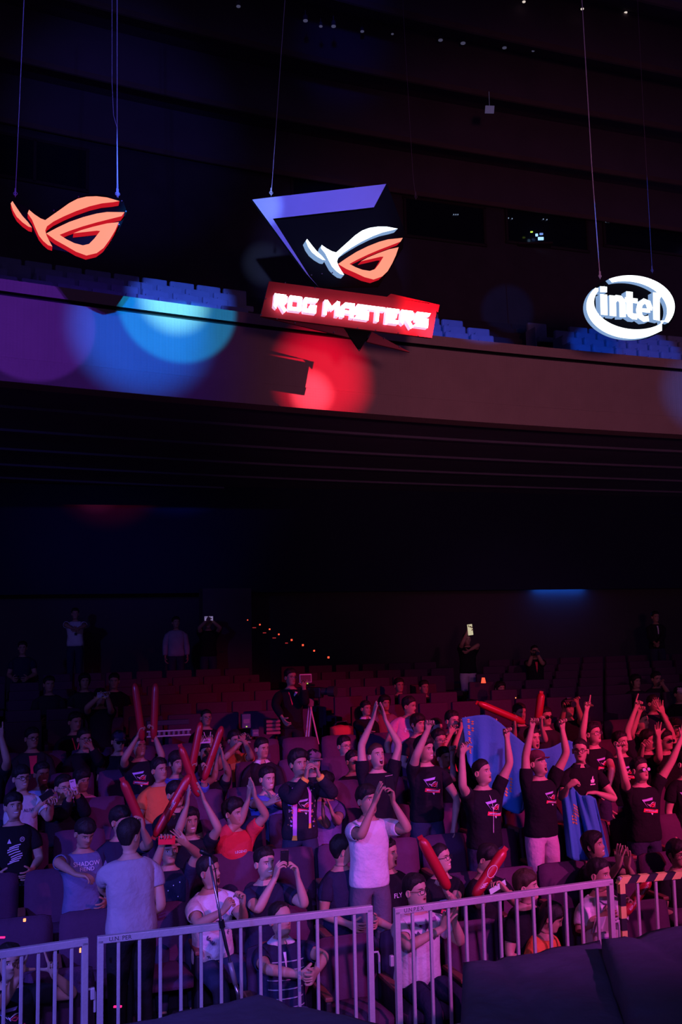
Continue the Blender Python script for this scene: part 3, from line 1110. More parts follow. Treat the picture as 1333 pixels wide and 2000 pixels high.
def person(label, hx, hy, k, st='sit', yaw=20, look=None, pitch=0, roll=0, s=1.0, skin='b', mouth='shut', hair='short', hc='k', aL=None, aR=None,
           shirt=('navy', (.02, .02, .04)), sleeve=0.62, pants=('denim', (.03, .035, .07)), prints=None, glasses=None, cap=None, lean=(0.0, 0.0), collar=None,
           sub=None, fat=1.0, extras=None, group='audience in the stalls', nearL=1, nearR=1, hip_drop=None, bald=False):
    look = yaw + 20 if look is None else look
    H = at(hx, hy, k)
    fz = floor_z(math.floor(k - 0.35) if k > 1.4 else 1) if k < 8.4 else floor_z(k)
    fz = max(0, fz)
    depth = (H - CAM) @ C_F
    if sub is None:
        sub = 1 if depth < 15.5 else 0
    yb, yh = math.radians(yaw), math.radians(look)
    Fb = np.array([math.sin(yb), -math.cos(yb), 0]); Sb = np.array([math.cos(yb), math.sin(yb), 0])
    T = nrm(UP + Fb * lean[0] + Sb * lean[1])
    St = nrm(Sb - T * (Sb @ T)); Ft = nrm(Fb - T * (Fb @ T)); Ft = nrm(Ft - St * (Ft @ St))
    # head frame
    Fh = np.array([math.sin(yh), -math.cos(yh), 0]); Sh = np.array([math.cos(yh), math.sin(yh), 0]); Uh = UP.copy()
    Rp = rot_ax(Sh, math.radians(-pitch))
    if (Rp @ Fh)[2] * pitch < 0:
        Rp = rot_ax(Sh, math.radians(pitch))
    Fh, Uh = Rp @ Fh, Rp @ Uh
    Rr = rot_ax(Fh, math.radians(roll))
    Sh, Uh = Rr @ Sh, Rr @ Uh
    hw = lambda q: H + s * 0.97 * (Sh * q[0] + Fh * q[1] + Uh * q[2])
    N = H - s * (.125 * nrm(Uh + UP) + .035 * T) - s * .012 * Fb
    Hip = N - s * .532 * T
    cg = Cage()
    rows, rz = [], []
    for (z, w, df, db) in TR:
        c = Hip + T * s * z
        pts = []
        bel = fat if z < .40 else 1 + (fat - 1) * .4
        if z > .50:
            bel = 1
        for j in range(NC):
            ph = 2 * math.pi * j / NC
            sn, cs = math.sin(ph), math.cos(ph)
            e = .82
            x = w * (1 + (bel - 1) * .7) * math.copysign(abs(sn) ** e, sn)
            y = (df if cs > 0 else db) * bel * math.copysign(abs(cs) ** e, cs)
            pts.append(c + s * (St * x + Ft * y))
        rows.append(cg.ring(pts))
    # blend the last neck ring between torso and head frames, then the head rings
    nb = len(rows)
    for r, zc in enumerate(HP[:, 0]):
        pts, hcs = [], []
        dens = min(.5, .12 + .09 * r)
        for j in range(NC):
            ph = 2 * math.pi * j / NC
            ph2 = ph - dens * math.sin(ph)
            p = head_pt(ph2, zc)
            q = p + face_disp(p, ph2, mouth)
            pts.append(hw(q))
            hcs.append(p if r > 1 else (p[0], -1, -1))
        rows.append(cg.ring(pts, hcs))
    top = cg.ring([hw((0, -.003, .1215))], [(0, -1, 1)])[0]
    for r in range(len(rows) - 1):
        skip = set()
        if R0 <= r < R0 + 4:
            skip = set(COLS_P) | set(COLS_M)
        cg.bridge(rows[r], rows[r + 1], ('t', r) if r < nb else ('h', r - nb), skip)
    for j in range(NC):
        cg.face((rows[-1][j], rows[-1][(j + 1) % NC], top), ('h', 99))
    # ears, rooted in the side of the head
    for se in (-1, 1):
        prev = None
        for (sc_, out, back_) in ((.75, -.012, .0), (1.0, .010, -.004), (1.08, .019, -.009), (.88, .021, -.010), (.45, .012, -.006)):
            pts = []
            for q in range(12):
                a_ = 2 * math.pi * q / 12
                ez = .031 * sc_ * math.sin(a_) * (1.0 if math.sin(a_) > 0 else 1.0)
                ey = .017 * sc_ * math.cos(a_) * (1.15 if math.sin(a_) > 0 else .8)
                pts.append(hw((se * (.0715 + out + .30 * max(0, -ey)), -.010 + back_ + ey - .12 * ez * -1, -.010 + ez)))
            rg = cg.ring(pts)
            if prev is not None:
                cg.bridge(prev, rg, ('h', 50)) if se < 0 else cg.bridge(rg, prev, ('h', 50))
            prev = rg
        cg.face(prev, ('h', 51))
    # ---- arms
    raised = {}
    info = {'label': label, 'st': st, 'H': H, 'F': Fh, 'Fb': Fb, 'S': Sb, 'hip': Hip, 'T': T, 'k': k, 'hw': hw, 's': s}
    spec = {-1: aL, 1: aR}
    near = {-1: nearL, 1: nearR}
    if math.cos(yb) < -0.1:
        spec = {-1: aR, 1: aL}
        near = {-1: nearR, 1: nearL}
    for sd in (-1, 1):
        a = spec[sd]
        sh = Hip + s * (T * .437 + St * sd * .178 * (1 + (fat - 1) * .4))
        UA, FA = .285 * s, .255 * s
        hand = 'relax'
        hdir = None
        pn = None
        if a is None:
            if st == 'stand':
                el = sh + UA * nrm(-T * 1 + St * sd * .22 - Ft * .12)
                wr = el + FA * nrm(-T * 1 + Ft * .35 + St * sd * .05)
            else:
                el = sh + UA * nrm(-T * 1 + St * sd * .28 + Ft * .15)
                wr = el + FA * nrm(-T * .25 + Ft * 1 - St * sd * .45)
        else:
            if (a[1] < hy + 8):
                sh = sh + s * (T * .035 - St * sd * .012)
            el = on_ray(sh, a[0], a[1], UA, near[sd])
            if np.linalg.norm(el - sh) > UA:
                pass
            nw = a[6] if len(a) > 6 else near[sd]
            wr = on_ray(el, a[2], a[3], FA, nw)
            hand = a[4]
            if len(a) > 5 and a[5] is not None:
                q = a[5]
                if isinstance(q, str):
                    pn = q
                else:
                    hdir = q
                    pn = q[2] if len(q) > 2 else None
        d1, d2 = nrm(el - sh), nrm(wr - el)
        if hdir is not None:
            # direction of the fingers given in the picture plane around the person (right, up) with optional palm name
            h_ = nrm(C_R * hdir[0] + C_U * hdir[1] + C_F * (hdir[3] if len(hdir) > 3 else 0))
        else:
            h_ = d2
        nP = {'f': Ft, 'in': -St * sd, 'out': St * sd, 'b': -Ft, 'd': -UP, 'u': UP, 'c': -C_F, None: None}[pn]
        if nP is None:
            nP = Ft if d2[2] > 0.2 else -St * sd
        n_ = nP - h_ * (nP @ h_)
        if np.linalg.norm(n_) < 0.2:
            n_ = -St * sd - h_ * ((-St * sd) @ h_)
        n_ = nrm(n_)
        # patch loop
        cols = list(COLS_P) + [10] if sd > 0 else list(COLS_M) + [26]
        lo = [rows[R0][c] for c in cols] + [rows[R0 + i][cols[-1]] for i in range(1, 5)] + [rows[R0 + 4][c] for c in cols[-2::-1]] + [rows[R0 + i][cols[0]] for i in (3, 2, 1)]
        th = [math.radians(-45 - 22.5 * i) if sd > 0 else math.radians(-135 + 22.5 * i) for i in range(16)]
        frame = [Ft.copy(), T.copy()]
        tprev = St * sd
        path = [(sh + d1 * .035 * s, d1, .058, 0.0), (sh + d1 * .10 * s, d1, .055, .33), (sh + d1 * .17 * s, d1, .050, .6), (sh + d1 * (UA - .05 * s), d1, .0445, .82),
                (el, nrm(d1 + d2), .0435, 1.0), (el + d2 * .045 * s, d2, .0445, 1.17), (el + d2 * .10 * s, d2, .0425, 1.4), (el + d2 * .17 * s, d2, .036, 1.68), (wr - d2 * .03 * s, d2, .029, 1.86), (wr, nrm(d2 + h_), .0275, 2.0)]
        # total twist
        fr = [frame[0], frame[1]]
        tp = tprev
        for q in path:
            R_ = rot_min(tp, q[1]); fr = [R_ @ fr[0], R_ @ fr[1]]; tp = q[1]
        R_ = rot_min(tp, h_); fr = [R_ @ fr[0], R_ @ fr[1]]
        want = -n_
        tw = math.atan2(np.cross(fr[1], want) @ h_, fr[1] @ want)
        prev = lo
        fr = [frame[0], frame[1]]
        tp = tprev
        arm_rings = []
        for (c, t, r_, u) in path:
            R_ = rot_min(tp, t); fr = [R_ @ fr[0], R_ @ fr[1]]; tp = t
            ta = tw * np.clip((u - .6) / 1.4, 0, 1)
            Rt = rot_ax(t, ta)
            W2, U2 = Rt @ fr[0], Rt @ fr[1]
            fl = 1 - .22 * np.clip((u - 1.5) / .5, 0, 1)
            pts = [c + s * r_ * (1.06 if u < 1 else 1.0) * (math.cos(x) * W2 / math.sqrt(fl) + math.sin(x) * U2 * fl) for x in th]
            rg = cg.ring(pts)
            cg.bridge(prev, rg, ('a', sd, u))
            arm_rings.append((u, rg))
            prev = rg
        # ---- hand
        hs = s * 1.06
        sq = [(math.cos(x) / max(abs(math.cos(x)), abs(math.sin(x))), math.sin(x) / max(abs(math.cos(x)), abs(math.sin(x)))) for x in th]
        tH, uH = nrm(np.cross(h_, n_) * (-sd)), -n_
        palm = []
        for (dl, hwid, ht) in [(.022, .031, .020), (.045, .039, .0185), (.068, .042, .0165), (.092, .0425, .014)]:
            pts = [wr + hs * (h_ * dl + tH * x * hwid * (1 - .10 * abs(y)) + uH * y * ht * (1 - .18 * abs(x))) for x, y in sq]
            palm.append(cg.ring(pts))
        tside = range(12, 16) if sd > 0 else range(4, 8)
        tsk = set(list(tside)[1:3])
        cg.bridge(prev, palm[0], ('a', sd, 2.1))
        cg.bridge(palm[0], palm[1], ('a', sd, 2.2), tsk)
        cg.bridge(palm[1], palm[2], ('a', sd, 2.3), tsk)
        cg.bridge(palm[2], palm[3], ('a', sd, 2.4))
        curls, tcurl, spread = HANDS[hand]
        # thumb
        c0 = list(tside)[1:3] + [list(tside)[3]]
        loop = [palm[0][c] for c in c0] + [palm[1][c0[2]]] + [palm[2][c] for c in c0[::-1]] + [palm[1][c0[0]]]
        P0 = np.mean([cg.v[i] for i in loop], 0)
        td = nrm(tH * (.75 if hand not in ('flat',) else .35) + h_ * .75 + n_ * .35)
        if hand == 'fist' or hand == 'point':
            td = nrm(tH * .25 + h_ * .75 + n_ * .75)
        if hand == 'lhand':
            td = nrm(tH * 1.0 + h_ * .15 + n_ * .1)
        tax = np.cross(td, n_ - td * (n_ @ td))
        prevl, cpt = loop, P0
        offs = [cg.v[i] - P0 for i in loop]
        o0 = []
        for o in offs:
            a_ = o - td * (o @ td)
            o0.append(nrm(a_))
        for (ln, rr, ang) in [(.012, .0125, 0), (.030, .0115, 0), (.024, .011, tcurl[0]), (.014, .008, tcurl[1])]:
            Rq = rot_ax(tax, math.radians(ang))
            td = Rq @ td
            o0 = [Rq @ o for o in o0]
            cpt = cpt + td * ln * hs
            rg = cg.ring([cpt + o * rr * hs for o in o0])
            cg.bridge(prevl, rg, ('a', sd, 2.6))
            prevl = rg
        cg.face(prevl, ('a', sd, 2.7))
        # fingers
        tipmid = None
        for m_ in range(4):
            fi = m_ if sd > 0 else 3 - m_        # 0 index ... 3 little
            lf = [.95, 1.05, .98, .78][fi]
            loop = [palm[3][m_], palm[3][m_ + 1]] + ([palm[3][i] for i in (5, 6, 7)] if m_ == 3 else []) + [palm[3][11 - m_], palm[3][(12 - m_) % 16]] + ([palm[3][i] for i in (13, 14, 15)] if m_ == 0 else [])
            P0 = np.mean([cg.v[i] for i in loop], 0)
            ang0 = (1.5 - fi) * .13 * spread
            fd = nrm(h_ + tH * ang0)
            ax = np.cross(fd, n_)
            offs = []
            for i in loop:
                o = cg.v[i] - P0
                o = o - fd * (o @ fd)
                offs.append(nrm(o))
            prevl, cpt = loop, P0
            cu = curls[fi]
            for (ln, rr, ang) in [(.010, .0112, cu[0] * .5), (.034, .0105, cu[0] * .5), (.010, .0102, cu[1] * .5), (.018, .0096, cu[1] * .5), (.009, .0094, cu[2]), (.016, .0075, 0)]:
                Rq = rot_ax(ax, math.radians(ang))
                fd = Rq @ fd
                offs = [Rq @ o for o in offs]
                cpt = cpt + fd * ln * lf * hs
                rg = cg.ring([cpt + o * rr * hs for o in offs])
                cg.bridge(prevl, rg, ('a', sd, 2.8))
                prevl = rg
            cg.face(prevl, ('a', sd, 2.9))
        key = 'L' if (sd < 0) == (math.cos(yb) >= -0.1) else 'R'
        info['hand' + key] = wr + h_ * .085 * hs + n_ * .02 * hs
        info['wrist' + key] = wr
        info['hdir' + key] = h_
        info['fdir' + key] = d2
        info['n' + key] = n_
        info['t' + key] = tH
    # ---- legs
    bot = rows[0]
    ch = cg.ring([Hip + s * (T * -.105 + Ft * y) for y in (-.06, 0, .05)])
    leg_rings = []
    for sd in (-1, 1):
        hj = Hip + s * (St * sd * .088 - T * .03)
        fv = fz + .085 * s
        if st == 'stand':
            ank = np.array([*(hj + St * sd * .03 * s - Fb * 0.02)[:2], fv])
            tot = np.linalg.norm(ank - hj)
            L1, L2 = .43 * s, .42 * s
            if tot >= (L1 + L2) * .995:
                L1, L2 = tot * .508, tot * .497
            a_ = (L1 ** 2 - L2 ** 2 + tot ** 2) / (2 * tot)
            hh = math.sqrt(max(0, L1 ** 2 - a_ ** 2))
            ax_ = nrm(ank - hj)
            kn = hj + ax_ * a_ + nrm(Fb - ax_ * (Fb @ ax_)) * hh
        else:
            kz = max(fz + .40, min(hj[2] - .0, fz + .56 * s))
            kn = hj + Fb * .42 * s + Sb * sd * .05
            kn[2] = kz
            ank = np.array([*(kn + Fb * 0.03)[:2], fv])
        d1, d2 = nrm(kn - hj), nrm(ank - kn)
        L1, L2 = np.linalg.norm(kn - hj), np.linalg.norm(ank - kn)
        if sd > 0:
            loop = [bot[j] for j in range(17)] + [ch[0], ch[1], ch[2]]
            ang = [math.pi * j / 16 for j in range(17)] + [math.radians(x) for x in (225, 270, 315)]
        else:
            loop = [bot[j % NC] for j in range(16, 33)] + [ch[2], ch[1], ch[0]]
            ang = [math.pi + math.pi * j / 16 for j in range(17)] + [math.radians(x) for x in (45, 90, 135)]
        fr = [Ft.copy(), St.copy()]
        tp = -T
        prev = loop
        path = [(hj + d1 * .12 * L1 / .43, nrm(d1 - T * .4), .094, .1), (hj + d1 * L1 * .5, d1, .083, .5), (kn - d1 * .07, d1, .064, .85), (kn, nrm(d1 + d2), .062, 1.0), (kn + d2 * .07, d2, .058, 1.15), (kn + d2 * L2 * .35, d2, .058, 1.35),
                (kn + d2 * L2 * .7, d2, .045, 1.7), (ank, d2, .041, 1.95), (ank - UP * .035 * s + Fb * .05 * s, nrm(d2 + Fb), .048, 2.2), (ank - UP * .05 * s + Fb * .13 * s, Fb, .042, 2.4), (ank - UP * .055 * s + Fb * .19 * s, Fb, .03, 2.6)]
        rl = []
        for (c, t, r_, u) in path:
            R_ = rot_min(tp, t); fr = [R_ @ fr[0], R_ @ fr[1]]; tp = t
            pts = [c + s * r_ * (1 + (fat - 1) * .4) * (math.cos(x) * fr[0] + math.sin(x) * fr[1]) for x in ang]
            rg = cg.ring(pts)
            cg.bridge(rg, prev, ('l', sd, u))
            rl.append(rg)
            prev = rg
        cg.face(prev[::-1], ('l', sd, 3))
    V = np.array(cg.v)
    # vertex normals
    VN = np.zeros_like(V)
    for f in cg.f:
        a_, b_, c_ = V[f[0]], V[f[1]], V[f[2]]
        n_ = np.cross(b_ - a_, c_ - a_)
        if len(f) > 3:
            n_ = n_ + np.cross(c_ - a_, V[f[3]] - a_)
        for i in f:
            VN[i] += n_
    VN /= np.maximum(np.linalg.norm(VN, axis=1), 1e-12)[:, None]
    # orientation by a chest vertex that must face forwards
    if VN[rows[6][0]] @ Ft < 0:
        VN = -VN
        cg.f = [tuple(reversed(f)) for f in cg.f]
    base = np.array([*Hip[:2], fz])
    VB = V.copy()

    def mesh_obj(name, verts, faces, mats, parent, sub_=0, hcv=None, smooth=True):
        me = bpy.data.meshes.new(name)
        me.from_pydata([tuple(p) for p in (np.asarray(verts) - base)], [], faces)
        for m_ in mats:
            me.materials.append(m_)
        me.polygons.foreach_set('use_smooth', [smooth] * len(me.polygons))
        if hcv is not None:
            at_ = me.attributes.new('hc', 'FLOAT_VECTOR', 'POINT')
            at_.data.foreach_set('vector', np.asarray(hcv, np.float32).ravel())
        me.update()
        o = bpy.data.objects.new(name, me)
        COL.objects.link(o)
        if parent is None:
            o.location = tuple(base)
        else:
            o.parent = parent
        if sub_:
            md = o.modifiers.new('smooth_surface', 'SUBSURF')
            md.levels = sub_
            md.render_levels = sub_
        return o

    body = mesh_obj('person', VB, cg.f, [skin_mat(skin, mouth)], None, sub, cg.hc)
    tag(body, label, 'person', group)
    info['body'] = body
    info['base'] = base

    # ---- clothes cut from the cage
    def garment(name, pred, offf, material, rim=.012, wr=0.0, seed=0):
        idx, vs, fs = {}, [], []
        cnt = {}
        bd = {}
        for f, t in zip(cg.f, cg.ft):
            if not pred(t):
                continue
            nf = []
            for i in f:
                if i not in idx:
                    idx[i] = len(vs)
                    vs.append(None)
                nf.append(idx[i])
                bd.setdefault(i, []).append(t)
            fs.append(tuple(nf))
            for a_, b_ in zip(nf, nf[1:] + nf[:1]):
                cnt[(a_, b_)] = 1
        for i, q in idx.items():
            o = max(offf(t) for t in bd[i])
            p = V[i] + VN[i] * o * s
            if wr:
                c_ = Vector((p @ St * 9 + seed * 3.1, p @ Ft * 9, p @ T * 4.0))
                kf = .25 if (VN[i] @ Ft > .45 and .2 < (V[i] - Hip) @ T / s < .47) else 1.0
                p = p + VN[i] * s * wr * kf * (noise.noise(c_) + .6 * noise.noise(c_ * 2.3))
            vs[q] = p
        inv = {q: i for i, q in idx.items()}
        extra = {}
        for (a_, b_) in list(cnt):
            if (b_, a_) in cnt:
                continue
            for q in (a_, b_):
                if q not in extra:
                    i = inv[q]
                    extra[q] = len(vs)
                    vs.append(vs[q] - VN[i] * rim * s)
            fs.append((b_, a_, extra[a_], extra[b_]))
        return mesh_obj(name, vs, fs, [material], body, sub)

    sname, scol = shirt
    sm = fabric(sname, scol) if not isinstance(scol, bpy.types.Material) else scol

    def shirt_pred(t):
        if t[0] == 't':
            return t[1] <= (9 if collar != 'high' else 10)
        if t[0] == 'a':
            return t[2] <= sleeve
        return False

    def shirt_off(t):
        if t[0] == 't':
            return {0: .026, 1: .022, 2: .026, 3: .028, 4: .022, 5: .016, 6: .014, 7: .013, 8: .013, 9: .009, 10: .006}.get(t[1], .012)
        return .013 + .012 * min(1, t[2])

    if sname != 'none':
        garment('shirt' if sleeve < 1.5 else 'jacket', shirt_pred, shirt_off, sm, wr=.011, seed=hx * .01)
    if pants is not None:
        pm = fabric(pants[0], pants[1])
        pl = pants[2] if len(pants) > 2 else 1.95
        garment('trousers', lambda t: (t[0] == 't' and t[1] <= 1) or (t[0] == 'l' and t[2] <= pl), lambda t: .010 if t[0] == 't' else .016, pm, wr=.006, seed=3)
        garment('shoes', lambda t: t[0] == 'l' and t[2] > 2.0, lambda t: .008, mat('shoe_dark', (.02, .02, .025), .6), wr=0)

    # ---- hair
    def hair_grid(zl, thick, rows_n=9, cols=40, tuft=.006, seed=1, name='hair', material=None, lower=None, z_top=.121, jag=.012):
        vs, fs = [], []
        for j in range(cols):
            ph = 2 * math.pi * j / cols
            z0 = zl(ph) + (jag * (noise.noise(Vector((j * .9, seed, 0))) + .5 * (j % 2)) if jag else 0)
            for r in range(rows_n):
                t = r / (rows_n - 1)
                z = z0 + (z_top - .002 - z0) * (1 - (1 - t) ** 1.5)
                p = head_pt(ph, min(z, .119))
                if z < -.10:
                    p = head_pt(ph, -.10); p[2] = z
                q = p - np.array([0, -.005, .0])
                nr = nrm(np.array([p[0] / .075 ** 2, (p[1]) / .095 ** 2, max(0, p[2]) / .12 ** 2 + .001]))
                th_ = thick(ph, t)
                nv = noise.noise(Vector((p[0] * 45 + seed, p[1] * 45, p[2] * 45))) + .7 * noise.noise(Vector((p[0] * 110, p[1] * 110 + seed, p[2] * 60)))
                edge = min(1, t * 3 + .18)
                vs.append(hw(p + nr * (th_ * edge + tuft * nv * edge)))
        for j in range(cols):
            j2 = (j + 1) % cols
            for r in range(rows_n - 1):
                fs.append((j * rows_n + r, j * rows_n + r + 1, j2 * rows_n + r + 1, j2 * rows_n + r))
        ti = len(vs)
        vs.append(hw((0, -.003, .122 + thick(0, 1))))
        for j in range(cols):
            fs.append((j * rows_n + rows_n - 1, ti, ((j + 1) % cols) * rows_n + rows_n - 1))
        # inner lip at the hairline
        li = len(vs)
        for j in range(cols):
            ph = 2 * math.pi * j / cols
            z0 = max(-.10, zl(ph))
            p = head_pt(ph, z0) * np.array([.93, .93, 1])
            p[2] = zl(ph) + .004
            vs.append(hw(p))
        for j in range(cols):
            j2 = (j + 1) % cols
            fs.append((j * rows_n, j2 * rows_n, li + j2, li + j))
        return mesh_obj(name, vs, [tuple(reversed(f)) for f in fs], [material or hair_mat(hc)], body, sub)

    def hl(fr_, te, si, ba):
        def zl(ph):
            a_ = abs((math.degrees(ph) + 180) % 360 - 180)
            return float(np.interp(a_, [0, 28, 52, 72, 84, 100, 112, 135, 180], [fr_, fr_ - .003, te, te - .02, si, .022, -.03, ba, ba]))
        return zl

    sd_ = hx * .37 + hy
    if hair == 'short':
        hair_grid(hl(.070, .058, -.004, -.075), lambda ph, t: .014 + .018 * t, tuft=.011, seed=sd_)
    elif hair == 'crop':
        hair_grid(hl(.074, .062, .004, -.07), lambda ph, t: .006 + .012 * t * (1 + .5 * math.cos(ph)), tuft=.003, seed=sd_)
    elif hair == 'fringe':
        hair_grid(hl(.046, .040, -.006, -.085), lambda ph, t: .018 + .020 * t, tuft=.011, seed=sd_)
    elif hair == 'curly':
        hair_grid(hl(.062, .045, -.022, -.095), lambda ph, t: .030 + .022 * t, tuft=.016, seed=sd_)
    elif hair == 'receding':
        hair_grid(hl(.098, .072, .0, -.075), lambda ph, t: .010 + .010 * t, tuft=.005, seed=sd_)
    elif hair == 'long':
        hair_grid(hl(.060, .03, -.13, -.20), lambda ph, t: .018 + .014 * t + .012 * (1 - t), rows_n=13, tuft=.008, seed=sd_)
    elif hair == 'bob':
        hair_grid(hl(.046, .025, -.07, -.11), lambda ph, t: .020 + .018 * t, rows_n=11, tuft=.010, seed=sd_)

    def part_mb(mb, name, mats, sm_=True, parent=None):
        me = bpy.data.meshes.new(name)
        me.from_pydata([tuple(np.asarray(p) - base) for p in mb.v], [], mb.f)
        mats = mats if isinstance(mats, (list, tuple)) else [mats]
        for m_ in mats:
            me.materials.append(m_)
        if len(mats) > 1:
            me.polygons.foreach_set('material_index', mb.m)
        bm = bmesh.new(); bm.from_mesh(me); bmesh.ops.recalc_face_normals(bm, faces=bm.faces[:]); bm.to_mesh(me); bm.free()
        me.polygons.foreach_set('use_smooth', [sm_] * len(me.polygons))
        o = bpy.data.objects.new(name, me)
        COL.objects.link(o)
        o.parent = parent or body
        return o

    info['part'] = part_mb
    if glasses:
        mb = MB()
        for sx_ in (-1, 1):
            pts = []
            for a_ in np.linspace(0, 2 * math.pi, 15)[:-1]:
                c_, s_ = math.cos(a_), math.sin(a_)
                pts.append(hw((sx_ * .034 + .0265 * math.copysign(abs(c_) ** .7, c_), .1075 - .012 * ((sx_ * .034 + .0265 * c_) / .06) ** 2, .001 + .019 * math.copysign(abs(s_) ** .7, s_))))
            mb.tube(pts, .0024 * s, 5, closed=True)
            mb.tube([hw((sx_ * .060, .100, .008)), hw((sx_ * .080, .06, .008)), hw((sx_ * .083, -.005, .004))], .0024 * s, 5)
        mb.tube([hw((-.0085, .112, .006)), hw((0, .115, .008)), hw((.0085, .112, .006))], .0024 * s, 5)
        gm = mat('black_spectacle_frame', (.015, .015, .018), .35) if glasses != 'wire' else mat('steel_spectacle_frame', (.4, .38, .4), .3, .8, 0)
        go = part_mb(mb, 'glasses', gm)
        if glasses in ('shine', 'dark'):
            mb = MB()
            for sx_ in (-1, 1):
                pts = [hw((sx_ * .034 + .0255 * math.copysign(abs(math.cos(a_)) ** .7, math.cos(a_)), .106, .001 + .018 * math.copysign(abs(math.sin(a_)) ** .7, math.sin(a_)))) for a_ in np.linspace(0, 2 * math.pi, 13)[:-1]]
                mb.prism(pts, -Fh * .003)
            part_mb(mb, 'lens', [mat('glossy_lens_' + glasses, (.5, .5, .7) if glasses == 'shine' else (.01, .01, .012), .12, .0, 0)] * 2, False, go)  # 'shine' lenses carry their reflection as a flat pale colour
    if cap:
        cn, cc = cap
        cm = fabric('cap_' + cn, cc)
        co = hair_grid(lambda ph: .045, lambda ph, t: .016 + .012 * t, tuft=.001, name='cap', material=cm, jag=0)
        mb = MB()
        vs, fs = [], []
        dirn = 1 if cn != 'back' else -1
        for i, rr in enumerate((0.0, .5, 1.0)):
            for a_ in np.linspace(-64, 64, 9):
                ra = math.radians(a_)
                fx = (.084 + .0) * math.sin(ra)
                fy = (.10 + .062 * rr * math.cos(ra) ** .6) * math.cos(ra) ** .55
                vs.append(hw((fx, dirn * fy, .050 - .010 * rr + .010 * math.cos(ra) * 0 - .012 * (fx / .08) ** 2)))
        n9 = 9
        for i in range(2):
            for j in range(n9 - 1):
                fs.append((i * n9 + j, i * n9 + j + 1, (i + 1) * n9 + j + 1, (i + 1) * n9 + j))
        lo_ = len(vs)
        vs += [v_ - Uh * .006 for v_ in vs]
        fs += [tuple(reversed([q + lo_ for q in f])) for f in fs]
        per = list(range(n9)) + [2 * n9 - 1] + list(range(3 * n9 - 1, 2 * n9 - 1, -1)) + [n9]
        for a_, b_ in zip(per, per[1:] + per[:1]):
            fs.append((a_, b_, b_ + lo_, a_ + lo_))
        mb.add(vs, fs)
        part_mb(mb, 'brim', cm, False, co)

    # ---- collar
    if collar and collar != 'high':
        cm = fabric('collar_' + collar, {'white': (.7, .7, .75), 'dark': (.02, .02, .03), 'pale': (.4, .4, .5)}[collar])
        vs, fs = [], []
        c0, c1 = Hip + T * s * .505, Hip + T * s * .552
        nC = 24
        for j in range(nC + 1):
            ph = math.radians(18 + (360 - 36) * j / nC)
            cs_, sn_ = math.cos(ph), math.sin(ph)
            for (cc_, w_, f_, b_) in ((c0, .118, .078, .10), (c0 + T * .012 * s, .112, .074, .096), (c1, .072, .068, .080), (c1 - T * .004, .064, .060, .072)):
                vs.append(cc_ + s * (St * w_ * sn_ + Ft * (f_ if cs_ > 0 else b_) * cs_ - T * (.035 if cc_ is c0 else 0) * max(0, cs_) ** 2))
        for j in range(nC):
            for r in range(3):
                fs.append((j * 4 + r, j * 4 + r + 1, j * 4 + 5 + r, j * 4 + 4 + r))
        mesh_obj('collar', vs, fs, [cm], body, 0)

    # ---- prints on the chest
    def chest(u, z, off=.019, back=False):
        zz = [t_[0] for t_ in TR]
        w, df, db = [np.interp(z, zz, [t_[i] for t_ in TR]) for i in (1, 2, 3)]
        bel = fat if z < .40 else 1 + (fat - 1) * .4
        w *= (1 + (bel - 1) * .7); df *= bel
        uu = min(abs(u) / w, .98)
        sn_ = uu ** (1 / .82)
        y = df * (1 - sn_ ** 2) ** (.5 * .82)
        return Hip + s * (T * z + St * u + Ft * (y + off - .021 + float(np.interp(z, [.08, .16, .24, .31, .36, .45], [.030, .032, .026, .020, .018, .016])) + .006))

    info['chest'] = chest

    def flat(name, polys, m_, off=.021, bd=0.0):
        mb = MB()
        for poly in polys:
            # subdivide edges so that the print follows the cloth
            P = []
            for (a_, b_) in zip(poly, poly[1:] + poly[:1]):
                nseg = max(1, int(math.hypot(b_[0] - a_[0], b_[1] - a_[1]) / .04))
                for q in range(nseg):
                    P.append((a_[0] + (b_[0] - a_[0]) * q / nseg, a_[1] + (b_[1] - a_[1]) * q / nseg))
            tri = tessellate_polygon([[Vector((x, y, 0)) for x, y in P]])
            mb.add([chest(x, y, off) for x, y in P], tri)
        part_mb(mb, name, m_, True)

    info['flat'] = flat

    def ptext(name, body_t, cx, cz, size, m_, off=.021, sq_=1.0):
        v_, f_ = text_polys(body_t, size)
        mb = MB()
        mb.add([chest(cx + x * sq_, cz + y, off) for x, y, _ in v_], f_)
        part_mb(mb, name, m_, False)

    info['ptext'] = ptext
    if prints == 'emblem':
        emblem(info)
    elif prints:
        prints(info)
    PEOPLE.append(info)
    return info


m_pw = mat('print_white', (.75, .72, .8), .8, 0, .1)
m_pv = mat('print_violet', (.45, .40, .80), .8, 0, .1)
m_pr = mat('print_red', (.80, .04, .10), .8, 0, .1)


